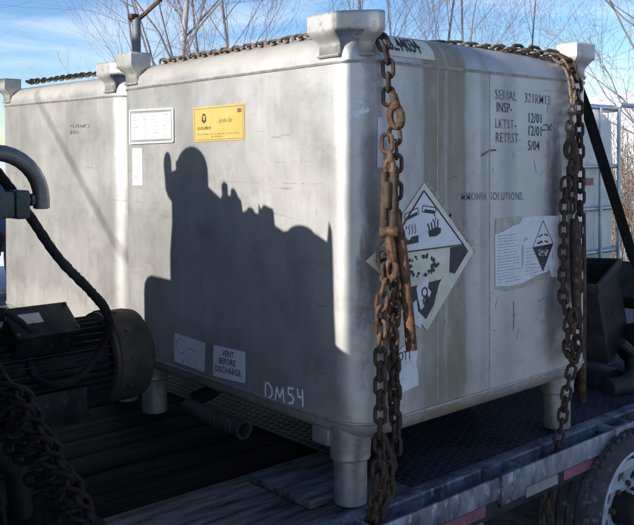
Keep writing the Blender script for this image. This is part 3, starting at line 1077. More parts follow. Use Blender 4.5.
# curved number label on the top shoulder
def shoulder(u, v):
    a = v
    prof = [(ZT + .012, .0012), (1.207, .0045), (1.222, .011), (1.236, .021), (1.248, .034), (1.258, .052)]
    q = max(0, min(.9999, a)) * (len(prof) - 1)
    i = int(q)
    z = prof[i][0] + (prof[i + 1][0] - prof[i][0]) * (q - i)
    y = prof[i][1] + (prof[i + 1][1] - prof[i][1]) * (q - i)
    return u, y, z


mb = MB()
vs = []
for i in range(9):
    for j in range(6):
        x, y, z = shoulder(.112 + .185 * i / 8, .06 + .86 * j / 5)
        vs.append((x, y - .0018, z + .0016))
fs = [(i * 6 + j, (i + 1) * 6 + j, (i + 1) * 6 + j + 1, i * 6 + j + 1) for i in range(8) for j in range(5)]
mb.add(vs, fs)
nl = obj('sticker', mb, M_CREAM, T1, 60, label='cream number sticker wrapped over the top edge')
mb = MB()
vs, fs = text_shape('3L44034', .052, .84, .80)
for u, v in vs:
    x, y, z = shoulder(.122 + u, .26 + v / .052 * .84)
    mb.v.append(Vector((x, y - .0034, z + .003)))
mb.f = fs
obj('lettering', mb, M_INK, nl, 0)

# stencils on the end panel
fs_ = lambda x0, z0: fR(x0, z0)
for s, x, z, sz, spc in (('SERIAL', .566, 1.104, .042, 1.12), ('321RM13', .715, 1.100, .042, 1.12), ('INSP-', .572, 1.066, .042, 1.05), ('12/01', .730, 1.038, .044, 1.05),
                         ('LKTST-', .566, 1.018, .040, 1.1), ('12/01', .730, .998, .044, 1.05), ('RETEST-', .568, .976, .042, 1.1), ('5/04', .732, .952, .044, 1.05)):
    letters(s, sz, fR(x, z), .0009, M_FADE if s in ('SERIAL', '321RM13', 'RETEST-', 'LKTST-') else M_INK, T1, spc, .78, -.02, name='stencil')
letters('AMMONIA SOLUTIONS.', .034, fR(.386, .808), .0009, M_FADE, T1, 1.16, .80, -.03, name='stencil')
mb = MB()
stroke(mb, [(.815, 1.030), (.835, 1.034), (.845, 1.022), (.86, 1.034)], .006, fRp, .0009)
stroke(mb, [(.81, 1.016), (.86, 1.018)], .005, fRp, .0009)
obj('paint_mark', mb, M_FADE, T1, 0)

o2 = dashes([(0, .20, .024), (.0, .19, .030), (.01, .09, 0), (.01, .08, .006)], fL(.47, 1.040), .0009, M_FADE, T1, rnd, .010)
o2.name = 'worn_stencil'
o2.parent = T2                                  # sits on the second tank's side panel
# corrosive placard
cx, cz, hd = .2595, .6585, .2035
pc = sheet('placard', [(.040, cz + .004), (cx, cz - hd), (cx + hd, cz - .002), (cx - .010, cz + hd)], fRp, M_CREAM, T1, label='diamond corrosive placard, torn')
i = .88
sheet('panel', [(cx - .015, cz + hd * i), (cx - .162, cz + .020), (cx + .152, cz + .026)], fRp, M_WHITE, pc, .0024, .0029)
mb = MB()
stroke(mb, [(cx - .165, cz + .018), (cx - .013, cz + hd * i + .002), (cx + .156, cz + .022)], .005, fRp, .0032)
stroke(mb, [(cx - .165, cz + .018), (cx + .156, cz + .022)], .0035, fRp, .0032)
f1 = fRp
def tubep(u, v, ang, L, w):
    ca, sa = math.cos(R(ang)), math.sin(R(ang))
    pts = [(-L / 2, -w / 2), (L / 2 - w / 2, -w / 2)] + [(L / 2 - w / 2 + w / 2 * math.cos(R(q)), w / 2 * math.sin(R(q))) for q in (-60, -20, 20, 60)] + [(L / 2 - w / 2, w / 2), (-L / 2, w / 2)]
    return [(u + a_ * ca - b_ * sa, v + a_ * sa + b_ * ca) for a_, b_ in pts]


for (u, v, ang) in ((.196, .778, 197), (.268, .787, -8)):
    q = tubep(u, v, ang, .056, .017)
    stroke(mb, q + [q[0]], .0028, f1, .0032)
    half = tubep(u + .002, v - .004, ang, .044, .007)
    mb.add([f1(x_, z_, .0033) for x_, z_ in half], [tuple(range(len(half)))])
# bar being eaten away, and a hand with fingers
mb.add([f1(x_, z_, .0032) for x_, z_ in ((.150, .714), (.176, .716), (.182, .708), (.190, .710), (.196, .717), (.224, .720), (.224, .700), (.150, .694))], [tuple(range(8))])
mb.add([f1(x_, z_, .0032) for x_, z_ in ((.262, .728), (.300, .738), (.318, .733), (.316, .720), (.296, .712), (.268, .712))], [tuple(range(6))])
for k_ in range(4):
    stroke(mb, [(.270 + .011 * k_, .730 + .002 * k_), (.262 + .014 * k_, .748 + .003 * k_)], .0055, f1, .0032)
for (x_, z_) in ((.170, .757), (.176, .742), (.168, .730), (.290, .770), (.294, .760), (.284, .756)):
    mb.add([f1(x_, z_ + .007, .0032), f1(x_ - .003, z_, .0032), f1(x_, z_ - .004, .0032), f1(x_ + .003, z_, .0032)], [(0, 1, 2, 3)])
for x_ in (.186, .198, .210):
    stroke(mb, [(x_, .725), (x_ + .004, .734), (x_ - .001, .742), (x_ + .003, .750)], .0028, f1, .0032)
obj('symbol', mb, M_INK, pc, 0)
sheet('panel', [(cx - .125, cz + .012), (cx - .120, cz - .072), (cx + .085, cz - .058), (cx + .088, cz + .016)], fRp, M_CREAM, pc, .0024, .0029)
mb = MB()
rn2 = random.Random(4)
for k in range(44):                             # what is left of the number panel's print: ragged flakes
    a = R(rn2.uniform(0, 360))
    ru, rv = rn2.uniform(.7, 1.12), rn2.uniform(.7, 1.12)
    u, v = cx - .022 + .062 * ru * math.cos(a), cz - .024 + .027 * rv * math.sin(a)
    sz = rn2.uniform(.003, .0095)
    n_ = rn2.randint(5, 8)
    mb.add([fRp(u + sz * rn2.uniform(.4, 1.2) * math.cos(R(360 * q / n_)), v + sz * rn2.uniform(.4, 1.0) * math.sin(R(360 * q / n_)), .0032 + k * 2e-6) for q in range(n_)], [tuple(range(n_))])
obj('worn_print', mb, M_INK, pc, 0, kind='stuff')
sheet('tear', [(cx - .03, cz - .012), (cx - .012, cz - .008), (cx - .002, cz - .024), (cx - .014, cz - .036), (cx - .034, cz - .030)], fRp, M_CREAM, pc, .0024, .0036)
sheet('panel', [(cx + .098, cz + .018), (cx + .094, cz - .052), (cx + .118, cz - .058), (cx + .178, cz + .002), (cx + .160, cz + .020)], fRp, M_INK, pc, .0024, .0029, label='black corner')
sheet('panel', [(.062, cz + .006), (cx - .135, cz + .014), (cx - .132, cz - .055)], fRp, M_INK, pc, .0024, .0029, label='black corner')
sheet('panel', [(cx - .115, cz - .080), (cx - .005, cz - .172), (cx + .062, cz - .098), (cx + .060, cz - .068)], fRp, M_INK, pc, .0024, .0029, label='black lower corner with torn white patches')
for pts in ([(.215, .575), (.225, .592), (.240, .590), (.247, .604), (.268, .600), (.262, .572), (.275, .560), (.268, .545), (.258, .556), (.250, .545), (.243, .520), (.232, .515), (.222, .545)],
            [(.170, .520), (.215, .545), (.222, .510), (.238, .488), (.232, .465), (.205, .480)],
            [(.310, .580), (.330, .60), (.335, .575), (.318, .54), (.285, .500), (.275, .492), (.29, .53)]):
    sheet('tear', pts, fRp, M_PAPER if pts[0][0] != .310 else M_CREAM, pc, .0024, .0037)
mb = MB()
for c0 in ((.248, .562), (.254, .538)):
    stroke(mb, [(c0[0] + .011 * math.cos(R(a)), c0[1] + .012 * math.sin(R(a))) for a in range(0, 361, 30)], .005, fRp, .004)
obj('numeral', mb, M_INK, pc, 0)
mb = MB()                                       # glue and peeled edge around the placard
for k in range(60):
    s = rn2.random()
    u = cx + .21 * s + rn2.gauss(0, .006) if k < 42 else cx + .21 * (1 - s * .7)
    v = cz + .21 * (1 - s) + rn2.gauss(0, .006) if k < 42 else cz - .21 * (s * .7) + rn2.gauss(0, .008)
    a = rn2.uniform(.002, .006)
    mb.add([fRp(u - a, v, .0008), fRp(u, v - a * 1.4, .0008), fRp(u + a, v + a * .4, .0008), fRp(u, v + a, .0008)], [(0, 1, 2, 3)])
obj('glue_specks', mb, M_SEAM, pc, 0, kind='stuff')

# large white instruction sheet
ws = sheet('sticker', [(.567, .545), (.565, .700), (.610, .708), (.650, .720), (.690, .728), (.705, .744), (.760, .746), (.900, .740), (.902, .538), (.862, .545), (.855, .566), (.800, .560), (.700, .540), (.640, .538)], fRp, M_WHITE, T1, label='large torn white instruction sheet')
sheet('torn_backing', [(.566, .702), (.569, .746), (.705, .749), (.700, .744), (.688, .7295), (.648, .7215), (.608, .7095)], fRp, M_SEAM, ws, .0006, .0014)
sheet('torn_backing', [(.567, .536), (.566, .543), (.640, .5365), (.70, .5385), (.80, .5585), (.853, .5645), (.855, .548), (.80, .540), (.70, .526), (.62, .524)], fRp, M_SEAM, ws, .0006, .0012)
rows = []
for k in range(17):
    v = .008 + k * .0088
    rows.append((.010, .135 + rnd.uniform(-.05, .0), v))
for k in range(9):
    v = .02 + k * .010
    rows.append((.155, .155 + rnd.uniform(.02, .06), v))
for k in range(4):
    rows.append((.18, .28, .012 + k * .012))
dashes(rows, fR(.567, .545), .0027, M_GINK, ws, rnd, .0022)
mb = MB()
dx, dz, hw, hh = .813, .6485, .056, .080
stroke(mb, [(dx, dz + hh), (dx + hw, dz + .004), (dx, dz - hh), (dx - hw, dz), (dx, dz + hh)], .0028, fRp, .0027)
mb.add([fRp(u, v, .0026) for u, v in ((dx - hw, dz), (dx + hw, dz + .004), (dx, dz - hh))], [(0, 1, 2)])
stroke(mb, [(dx - .024, dz + .030), (dx - .004, dz + .036)], .005, fRp, .0027)
stroke(mb, [(dx + .008, dz + .036), (dx + .026, dz + .032)], .005, fRp, .0027)
stroke(mb, [(dx - .030, dz + .010), (dx - .006, dz + .014)], .007, fRp, .0027)
stroke(mb, [(dx + .010, dz + .015), (dx + .026, dz + .010)], .005, fRp, .0027)
obj('corrosive_mark', mb, M_INK, ws, 0)
mb = MB()
for k in range(16):
    u, v = dx + rn2.uniform(-.026, .026), dz - .012 - rn2.random() * .02
    stroke(mb, [(u, v), (u + rn2.uniform(.004, .012), v + rn2.uniform(-.004, .006))], .0028, fRp, .0029)
obj('worn_print', mb, M_PAPER, ws, 0, kind='stuff')
mb = MB()
mb.add([fRp(u, v, .0029) for u, v in ((.700, .662), (.708, .656), (.706, .600), (.702, .585), (.699, .62))], [(0, 1, 2, 3, 4)])
mb.add([fRp(u, v, .0029) for u, v in ((.862, .61), (.867, .63), (.866, .60))], [(0, 1, 2)])
mb.add([fRp(u, v, .0029) for u, v in ((.838, .545), (.843, .59), (.846, .56))], [(0, 1, 2)])
stroke(mb, [(.712, .672), (.722, .680), (.728, .676)], .005, fRp, .0029)
obj('tear_mark', mb, M_SEAM, ws, 0)
# small white sticker low beside the chain, and a strip behind it
ot = sheet('sticker', [(.125, .405), (.165, .425), (.212, .428), (.222, .400), (.214, .372), (.222, .345), (.225, .310), (.150, .300), (.128, .340)], fRp, M_PAPER, T1, label='torn white sticker ending in TT beside the hanging chain')
letters('OTT', .034, fR(.143, .388), .0027, M_INK, ot, .95, .8)
sheet('sticker', [(.070, .905), (.080, .905), (.090, .905), (.091, 1.035), (.081, 1.035), (.072, 1.035)], fRp, M_WHITE, T1, label='white strip behind the near chain')
mb = MB()
for (u, v, s) in ((.030, 1.075, .012), (.024, 1.045, .016), (.036, 1.050, .012), (.015, 1.040, .010), (.128, 1.10, .016), (.136, 1.080, .013), (.120, 1.09, .008), (.046, 1.052, .009), (.142, 1.092, .008)):
    pts = [(u + s * rn2.uniform(.4, 1) * math.cos(R(a)) * .7, v + s * rn2.uniform(.4, 1) * math.sin(R(a))) for a in range(0, 360, 45)]
    dd = .0009
    mb.add([fRp(p[0], p[1], dd) for p in pts], [tuple(range(8))])
# keep only flecks on the flat part of the panel
obj('label_residue', mb, M_WHITE, T1, 0, kind='stuff')

# ------------------------------------------------------------------ chains


def link_mesh(name, pitch, wire, width, mat):
    """one welded link along local X"""
    hl = pitch * .5 + wire * .5
    rr = (width - wire) * .5
    st = hl - rr
    path = []
    for k in range(9):
        a = R(-90 + 180 * k / 8)
        path.append((st + rr * math.cos(a), rr * math.sin(a)))
    for k in range(9):
        a = R(90 + 180 * k / 8)
        path.append((-st + rr * math.cos(a), rr * math.sin(a)))
    N, n = len(path), 7
    vs, fs = [], []
    for i in range(N):
        p, q, s = Vector(path[i - 1]), Vector(path[i]), Vector(path[(i + 1) % N])
        t = (s - p).normalized()
        nn = Vector((t.y, -t.x))
        for k in range(n):
            a = 2 * math.pi * k / n
            vs.append((q.x + nn.x * math.cos(a) * wire / 2, q.y + nn.y * math.cos(a) * wire / 2, math.sin(a) * wire / 2))
    for i in range(N):
        for k in range(n):
            fs.append((i * n + k, ((i + 1) % N) * n + k, ((i + 1) % N) * n + (k + 1) % n, i * n + (k + 1) % n))
    me = MB().add(vs, fs).mesh(name, ang=60)
    me.materials.append(mat)
    return me


PITCH, WIRE, WID = .0350, .0114, .0375
LINK = link_mesh('link', PITCH, WIRE, WID, M_RUST)
M_RUST_LIT = simple('sunlit_rusty_iron', (0.07, 0.050, 0.038), (0.25, 0.175, 0.12), 34, 0.78, 0.25, 0.8, 0.003, c3=(0.04, 0.03, 0.025), lo=.38, hi=.60)  # paler rust copy, sunlight on the top chains put into the colour
M_RUSTO = simple('orange_rusty_iron', (0.07, 0.040, 0.022), (0.24, 0.115, 0.050), 30, 0.8, 0.2, 0.8, 0.003, c3=(0.04, 0.025, 0.018), lo=.38, hi=.62)
LINKS = link_mesh('link', .029, .0088, .029, M_RUST_LIT)
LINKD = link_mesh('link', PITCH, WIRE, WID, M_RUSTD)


def chain(parent, pts, me, roll0=0.0, jit=.16, face=None, rnd=random.Random(3), pitch=PITCH, low=None):
    pts = [Vector(q) for q in pts]
    # smooth (Catmull-Rom) and walk it by the pitch
    dense = []
    for i in range(len(pts) - 1):
        p0, p1, p2, p3 = pts[max(i - 1, 0)], pts[i], pts[i + 1], pts[min(i + 2, len(pts) - 1)]
        for k in range(40):
            t = k / 40
            dense.append(.5 * ((2 * p1) + (p2 - p0) * t + (2 * p0 - 5 * p1 + 4 * p2 - p3) * t * t + (3 * p1 - p0 - 3 * p2 + p3) * t ** 3))
    dense.append(pts[-1])
    nodes = [dense[0]]
    for q in dense:
        if (q - nodes[-1]).length >= pitch:
            nodes.append(q)
    base = base_of(parent)
    face = Vector(face or (0, -1, 0))
    for i in range(len(nodes) - 1):
        c = (nodes[i] + nodes[i + 1]) / 2
        t = (nodes[i + 1] - nodes[i]).normalized()
        f = face - t * face.dot(t)
        if f.length < .05:
            f = t.orthogonal()
        f.normalize()
        f = Matrix.Rotation(roll0 + (math.pi / 2 if i % 2 else 0) + rnd.gauss(0, jit * 1.7), 3, t) @ f
        y = f.cross(t)
        mtx = Matrix((t, y, f)).transposed().to_4x4()
        mtx.translation = c - base
        o = bpy.data.objects.new('link', low[0] if low and c.z < low[1] else me)  # lower links turn darker: shade below the sun line put into colour
        COL.objects.link(o)
        o.parent = parent
        o.matrix_local = mtx


# along the top left edge of both tanks
CA = thing('tie_down_chain', 'rusty chain lying along the sunlit top left edge of both tanks', 'chain', (.06, 1.2, 1.26), 'tie down chains')
pts = [(.075, .150, 1.276), (.066, .30, 1.272), (.066, .5, 1.270), (.064, .7, 1.270), (.064, .9, 1.270), (.064, 1.08, 1.270)]
chain(CA, pts, LINKS, .5, .12, (0, 0, 1), pitch=.029)
chain(CA, [(.11, 1.53, 1.275), (.10, 1.8, 1.281), (.10, 2.1, 1.286), (.10, 2.34, 1.292)], LINKS, .5, .12, (0, 0, 1), pitch=.029)

# near corner: long strand, loose tails
CB = thing('tie_down_chain', 'dark rusty chain hanging in several strands beside the near corner of the tank', 'chain', (.08, -.03, .3), 'tie down chains')
fc = (-.7, -.72, 0)
rn = random.Random(8)
chain(CB, [(.080, .060, 1.273), (.078, .022, 1.262), (.078, -.012, 1.232), (.083, -.024, 1.18), (.086, -.024, 1.12), (.083, -.026, 1.055)], LINKD, .1, .08, fc, rn)
chain(CB, [(.101, -.030, 1.005), (.108, -.030, .95), (.112, -.028, .88), (.113, -.026, .84), (.106, -.03, .77), (.104, -.030, .70), (.10, -.034, .62)], LINK, .15, .10, fc, rn)
chain(CB, [(.070, -.034, .985), (.068, -.036, .93)], LINK, .1, .05, fc, rn)
chain(CB, [(.058, -.030, .69), (.062, -.034, .64), (.060, -.038, .60)], LINKD, .3, .1, fc, rn)
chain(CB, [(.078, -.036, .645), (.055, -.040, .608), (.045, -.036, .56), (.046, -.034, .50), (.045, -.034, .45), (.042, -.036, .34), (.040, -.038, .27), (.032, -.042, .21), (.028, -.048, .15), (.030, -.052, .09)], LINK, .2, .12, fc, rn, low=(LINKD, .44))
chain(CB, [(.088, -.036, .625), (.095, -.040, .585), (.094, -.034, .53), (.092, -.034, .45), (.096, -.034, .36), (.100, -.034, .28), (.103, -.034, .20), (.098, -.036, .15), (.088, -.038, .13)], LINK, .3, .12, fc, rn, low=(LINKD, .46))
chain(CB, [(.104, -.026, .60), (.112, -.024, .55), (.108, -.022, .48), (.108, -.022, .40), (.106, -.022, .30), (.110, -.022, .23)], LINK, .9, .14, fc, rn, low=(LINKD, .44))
chain(CB, [(.040, -.046, .22), (.052, -.05, .17), (.048, -.054, .11), (.036, -.050, .06), (.020, -.030, .015), (.010, -.015, -.05)], LINKD, .5, .15, fc, rn)
chain(CB, [(.052, -.042, .20), (.066, -.05, .14), (.058, -.056, .08), (.045, -.040, .03), (.030, -.022, -.01), (.022, -.014, -.06)], LINKD, 1.1, .15, fc, rn)
chain(CB, [(.020, -.050, .16), (.012, -.052, .10), (.010, -.044, .05), (.006, -.03, .01)], LINKD, .2, .15, fc, rn)


def hook(parent, c, ax, mat, s=1.0, nrm=(-.7, -.72, 0)):
    """grab hook: thick bent bar with an eye"""
    c, ax, nrm = Vector(c), Vector(ax).normalized(), Vector(nrm).normalized()
    sd = ax.cross(nrm).normalized()
    pts, rs = [], []
    for k in range(13):
        a = R(-70 + 352 * k / 12)
        pts.append(c + (sd * math.cos(a) * .0125 + ax * (math.sin(a) * .024)) * s)
        rs.append((.0105 - .004 * k / 12) * s)
    mb = MB().tube(pts, rs, 9)
    mb.tube([c + ax * .02 * s + sd * .004, c + ax * .052 * s], [.0115 * s, .009 * s], 9)
    return obj('hook', mb, mat, parent, 60)


# near load binder: hooks, body, hinge pin and long lever
BA = thing('load_binder', 'rusty lever load binder with long handle on the near corner chain', 'load binder', (.07, -.03, .75), 'load binders')
hook(BA, (.098, -.038, 1.035), (-.15, 0, 1), M_RUST, 1.15)
hook(BA, (.070, -.042, .905), (0, 0, 1), M_RUST, .85)
mb = MB()
for off in (-.012, .012):
    d = Vector((.72, -.69, 0)) * off
    mb.tube([Vector((.064, -.046, .895)) + d, Vector((.063, -.048, .83)) + d, Vector((.060, -.048, .745)) + d], [.010, .011, .012], 8)
mb.box(.045, .079, -.06, -.034, .80, .87, bev=.006)
obj('body', mb, M_RUSTD, BA, 50)
mb = MB().lathe([(-.024, .012), (-.02, .015), (.02, .015), (.024, .012)], (.060, -.05, .742), (.72, -.69, .05), 14)
obj('pivot_pin', mb, M_RUST, BA)
mb = MB().tube([(.074, -.052, .80), (.096, -.054, .735), (.112, -.052, .66), (.128, -.046, .585), (.143, -.043, .50), (.153, -.042, .425)], [.012, .014, .0145, .0145, .015, .0155], 12)
lv = obj('lever', mb, M_RUSTO, BA, 50)
mb = MB().lathe([(-.0165, .006), (.0165, .006)], (.149, -.043, .452), (-.7, -.72, 0), 10)
obj('lever_hole', mb, M_BLACK, lv)
mb = MB().tube([(.060, -.05, .735), (.066, -.052, .70), (.075, -.05, .67)], [.012, .0135, .011], 9)
obj('toggle', mb, M_RUST, BA)
hook(BA, (.072, -.046, .645), (.1, 0, 1), M_RUST, .95)

# top right chain and its hanging strands
CC = thing('tie_down_chain', 'rusty chain over the top right edge hanging in two strands by the far corner', 'chain', (.92, -.02, .4), 'tie down chains')
rn = random.Random(12)
chain(CC, [(.36, .12, 1.262), (.44, .085, 1.264), (.56, .064, 1.266), (.68, .054, 1.264), (.78, .044, 1.262), (.86, .028, 1.260), (.90, -.004, 1.247), (.925, -.022, 1.20), (.942, -.026, 1.14), (.94, -.026, 1.09), (.925, -.026, 1.03), (.912, -.026, .985)], LINKS, .5, .14, (0, -.5, .8), rn, .029)
chain(CC, [(.70, .11, 1.268), (.76, .080, 1.274), (.84, .064, 1.275), (.91, .042, 1.268), (.95, .004, 1.25), (.965, -.02, 1.20), (.978, -.024, 1.13), (.984, -.024, 1.05), (.990, -.024, .9), (.992, -.024, .75), (.992, -.024, .60), (.985, -.024, .50), (.968, -.03, .43)], LINKD, .1, .1, (-.5, -.8, .2), rn)
chain(CC, [(.90, -.030, .86), (.892, -.030, .80), (.888, -.030, .72), (.886, -.030, .62), (.884, -.030, .52), (.886, -.032, .45), (.90, -.034, .41)], LINKD, .2, .12, fc, rn)
chain(CC, [(.925, -.032, .90), (.93, -.032, .82), (.935, -.034, .72)], LINKD, .8, .1, fc, rn)
chain(CC, [(.915, -.034, .405), (.905, -.034, .35), (.905, -.036, .30), (.925, -.04, .255)], LINKD, .2, .12, fc, rn)
chain(CC, [(.955, -.034, .41), (.965, -.034, .36), (.962, -.034, .30), (.935, -.04, .262)], LINKD, .9, .12, fc, rn)
chain(CC, [(.975, -.03, .33), (.955, -.044, .285), (.925, -.046, .272), (.895, -.044, .30), (.888, -.04, .33)], LINKD, .4, .2, fc, rn)
chain(CC, [(.925, -.04, .25), (.91, -.036, .21), (.895, -.030, .13), (.885, -.025, .06), (.870, -.020, .0), (.855, -.018, -.07)], LINKD, .2, .1, fc, rn)
chain(CC, [(.815, -.030, -.125), (.805, -.030, -.18), (.80, -.030, -.24)], LINKD, .2, .1, fc, rn)

BB = thing('load_binder', 'dark lever load binder on the chain by the far right corner', 'load binder', (.92, -.03, .7), 'load binders')
hook(BB, (.912, -.036, .955), (.1, 0, 1), M_RUSTD, 1.15)
hook(BB, (.925, -.04, .90), (.3, 0, 1), M_RUSTD, 1.1, (-.3, -.9, 0))
mb = MB().tube([(.936, -.038, .73), (.940, -.040, .64), (.944, -.040, .52), (.946, -.04, .44)], [.014, .019, .018, .014], 10)
mb.box(.925, .957, -.052, -.028, .66, .72, bev=.006)
obj('body', mb, M_RUSTD, BB, 50)
hook(BB, (.925, -.042, .415), (0, 0, -1), M_RUSTD, 1.1)
hook(BB, (.945, -.042, .40), (.2, 0, 1), M_RUSTD, 1.0, (-.4, -.9, 0))
mb = MB().tube([(.945, -.035, .72), (.962, -.034, .62), (.970, -.032, .50), (.972, -.032, .40)], [.009, .010, .010, .010], 8)
obj('lever', mb, M_RUSTD, BB, 50)

# ------------------------------------------------------------------ left foreground: motor, pipes, cable, chain bundle
AX = Vector((1, 0, 0))
MY, MZ, MR = .785, .335, .118
MO = thing('electric_motor', 'grimy finned electric motor lying on its mount in front of the tanks', 'motor', (-.45, MY, .2))
mb = MB().lathe([(0, .09), (.01, MR - .012), (.36, MR - .012), (.37, .09)], (-.70, MY, MZ), AX, 36)
bodyo = obj('housing', mb, M_MOTOR, MO, 40)
for k in range(34):
    a = 2 * math.pi * k / 34
    if 1.9 < a < 2.9:
        pass
    mb = MB()
    rot = Matrix.Rotation(a, 3, 'X')
    vs = []
    for x in (-.685, -.335):
        for (yy, zz) in ((-.0022, MR - .016), (.0022, MR - .016), (.0016, MR + .010), (-.0016, MR + .010)):
            q = rot @ Vector((0, yy, zz))
            vs.append((x, MY + q.y, MZ + q.z))
    mb.add(vs, [(0, 1, 2, 3), (7, 6, 5, 4), (0, 4, 5, 1), (1, 5, 6, 2), (2, 6, 7, 3), (3, 7, 4, 0)])
    obj('cooling_fin', mb, M_MOTOR, MO, 20)
mb = MB().lathe([(0, MR + .004), (.006, MR + .018), (.10, MR + .019), (.125, MR + .014), (.145, MR - .012), (.152, .07), (.15, .0)], (-.338, MY, MZ), AX, 40, cap=False)
obj('fan_cowl', mb, M_COWL, MO, 40)
mb = MB().lathe([(0, MR + .0195), (.003, MR + .023), (.012, MR + .023), (.015, MR + .0195)], (-.320, MY, MZ), AX, 40, cap=False)
obj('cowl_band', mb, M_COWL, MO, 40)
for k in range(10):
    a = 2 * math.pi * k / 10 + .2
    rot = Matrix.Rotation(a, 3, 'X')
    q = rot @ Vector((0, 0, MR + .0185))
    obj('cowl_bolt', MB().lathe([(0, .006), (.005, .006), (.0055, .003)], (-.285, MY + q.y, MZ + q.z), q, 6), M_RUST, MO, 20)
mb = MB().lathe([(0, .05), (.02, .10), (.05, MR + .012), (.075, MR + .012)], (-.775, MY, MZ), AX, 32)
obj('end_bell', mb, M_MOTOR, MO, 40)
# terminal box on the upper near side
rot = Matrix.Rotation(R(32), 3, 'X')
piv = (-.53, MY, MZ)
mb = MB().box(-.625, -.455, MY - .055, MY + .055, MZ + MR - .02, MZ + MR + .055, bev=.010, rot=rot, piv=piv)
mb.box(-.632, -.448, MY - .062, MY + .062, MZ + MR + .0555, MZ + MR + .067, bev=.004, rot=rot, piv=piv)
tb = obj('terminal_box', mb, M_MOTOR, MO, 40)
pr = Matrix.Rotation(R(32), 3, 'X')
mb = MB().lathe([(0, .020), (.012, .020), (.013, .015), (.03, .014)], (-.575, MY - .02, MZ + .055), (0, -1, -.25), 8)
obj('cable_gland', mb, M_PIPE, tb)
mb = MB().box(-.60, -.54, MY - .012, MY + .028, MZ + MR + .0672, MZ + MR + .0690, rot=pr, piv=piv)
obj('rating_plate', mb, M_FIT, tb)
mb = MB()
for (sx, sy) in ((-.624, -.05), (-.624, .05), (-.456, -.05), (-.456, .05)):
    q = pr @ Vector((0, sy, MR + .068))
    mb.lathe([(0, .006), (.004, .005)], (sx, MY + q.y, MZ + q.z), pr @ Vector((0, 0, 1)), 6)
obj('screw', mb, M_RUST, tb, kind='stuff')
mb = MB()
mb.box(-.70, -.40, MY - .10, MY + .12, .185, .2)
for yy in (-.1, .1):
    mb.box(-.64, -.42, MY + yy - .02, MY + yy + .02, .2005, .29, bev=.004)
obj('mounting_foot', mb, M_MOTOR, MO)

SK = thing('pump_skid', 'dark steel skid and pump body under the motor at the lower left', 'pump', (-.7, .8, 0))
mb = MB()
for yy in (.64, .93):
    mb.box(-1.5, -.60, yy - .03, yy + .03, .001, .09, bev=.004)
for xx in (-1.3, -.95, -.66):
    mb.box(xx - .025, xx + .025, .671, .899, .03, .184)
obj('base_frame', mb, M_BLACK, SK)
mb = MB().lathe([(0, .04), (.03, .12), (.06, .155), (.16, .155), (.19, .12), (.24, .07)], (-1.05, MY, MZ), AX, 28)
mb.box(-1.02, -.86, MY - .1, MY + .1, .186, .30, bev=.01)
obj('pump_casing', mb, M_MOTOR, SK)
obj('coupling', MB().lathe([(0, .05), (.06, .05)], (-.835, MY, MZ), AX, 20), M_COWL, SK)
mb = MB().tube([(-.93, .62, .30), (-.80, .50, .26), (-.70, .48, .18), (-.68, .50, .06), (-.70, .56, .03)], .03, 12)
obj('suction_hose', mb, M_BLACK, SK)

# bent steel pipe with green valve body
EP = thing('bent_pipe', 'bare steel pipe elbow turning down in front of the left tank', 'pipe', (-.8, .33, .8))
pts = [(-1.5, .33, .945), (-1.0, .33, .945), (-.795, .33, .945)]
for k in range(1, 9):
    a = R(90 - 90 * k / 8)
    pts.append((-.795 + .105 * math.cos(a), .33, .84 + .105 * math.sin(a)))
pts.append((-.690, .33, .818))
mb = MB().tube(pts, .0185, 18)
obj('pipe', mb, M_PIPE, EP, 40)
obj('pipe_mouth', MB().lathe([(0, .015), (.0015, .0148)], (-.690, .33, .8165), (0, 0, 1), 16), M_BLACK, EP)
GV = thing('green_valve', 'dark green valve body with end bolt under the bent pipe', 'valve', (-.85, .33, .83))
mb = MB()
mb.box(-1.3, -.762, .30, .36, .800, .858, bev=.006)
mb.box(-.761, -.728, .297, .363, .797, .861, bev=.006)
obj('body', mb, M_GREEN, GV)
mb = MB().lathe([(0, .009), (.012, .009), (.0125, .014), (.020, .014)], (-.729, .33, .838), AX, 8)
obj('bolt', mb, M_PIPE, GV)
mb = MB().lathe([(0, .012), (.02, .014), (.028, .022), (.05, .024), (.056, .016)], (-.745, .47, .70), (0, 0, 1), 14)
mb.tube([(-.745, .47, .70), (-.748, .47, .60), (-.76, .49, .50)], .009, 8)
HW = thing('hand_wheel', 'small dark round knob on a stem at the far left edge', 'knob', (-.745, .47, .5))
obj('grip', mb, M_BLACK, HW)
KF = thing('pipe_fitting', 'small dark pipe fitting with a lever pointing down at the left edge', 'fitting', (-.66, .66, .5))
mb = MB().lathe([(0, .022), (.05, .022), (.052, .028), (.075, .028), (.077, .02), (.10, .018)], (-.74, .70, .525), (.8, -.5, .0), 14)
obj('body', mb, M_MOTOR, KF)
mb = MB().tube([(-.655, .645, .53), (-.625, .62, .505), (-.605, .60, .478)], [.008, .009, .007], 8)
obj('lever', mb, M_BLACK, KF)

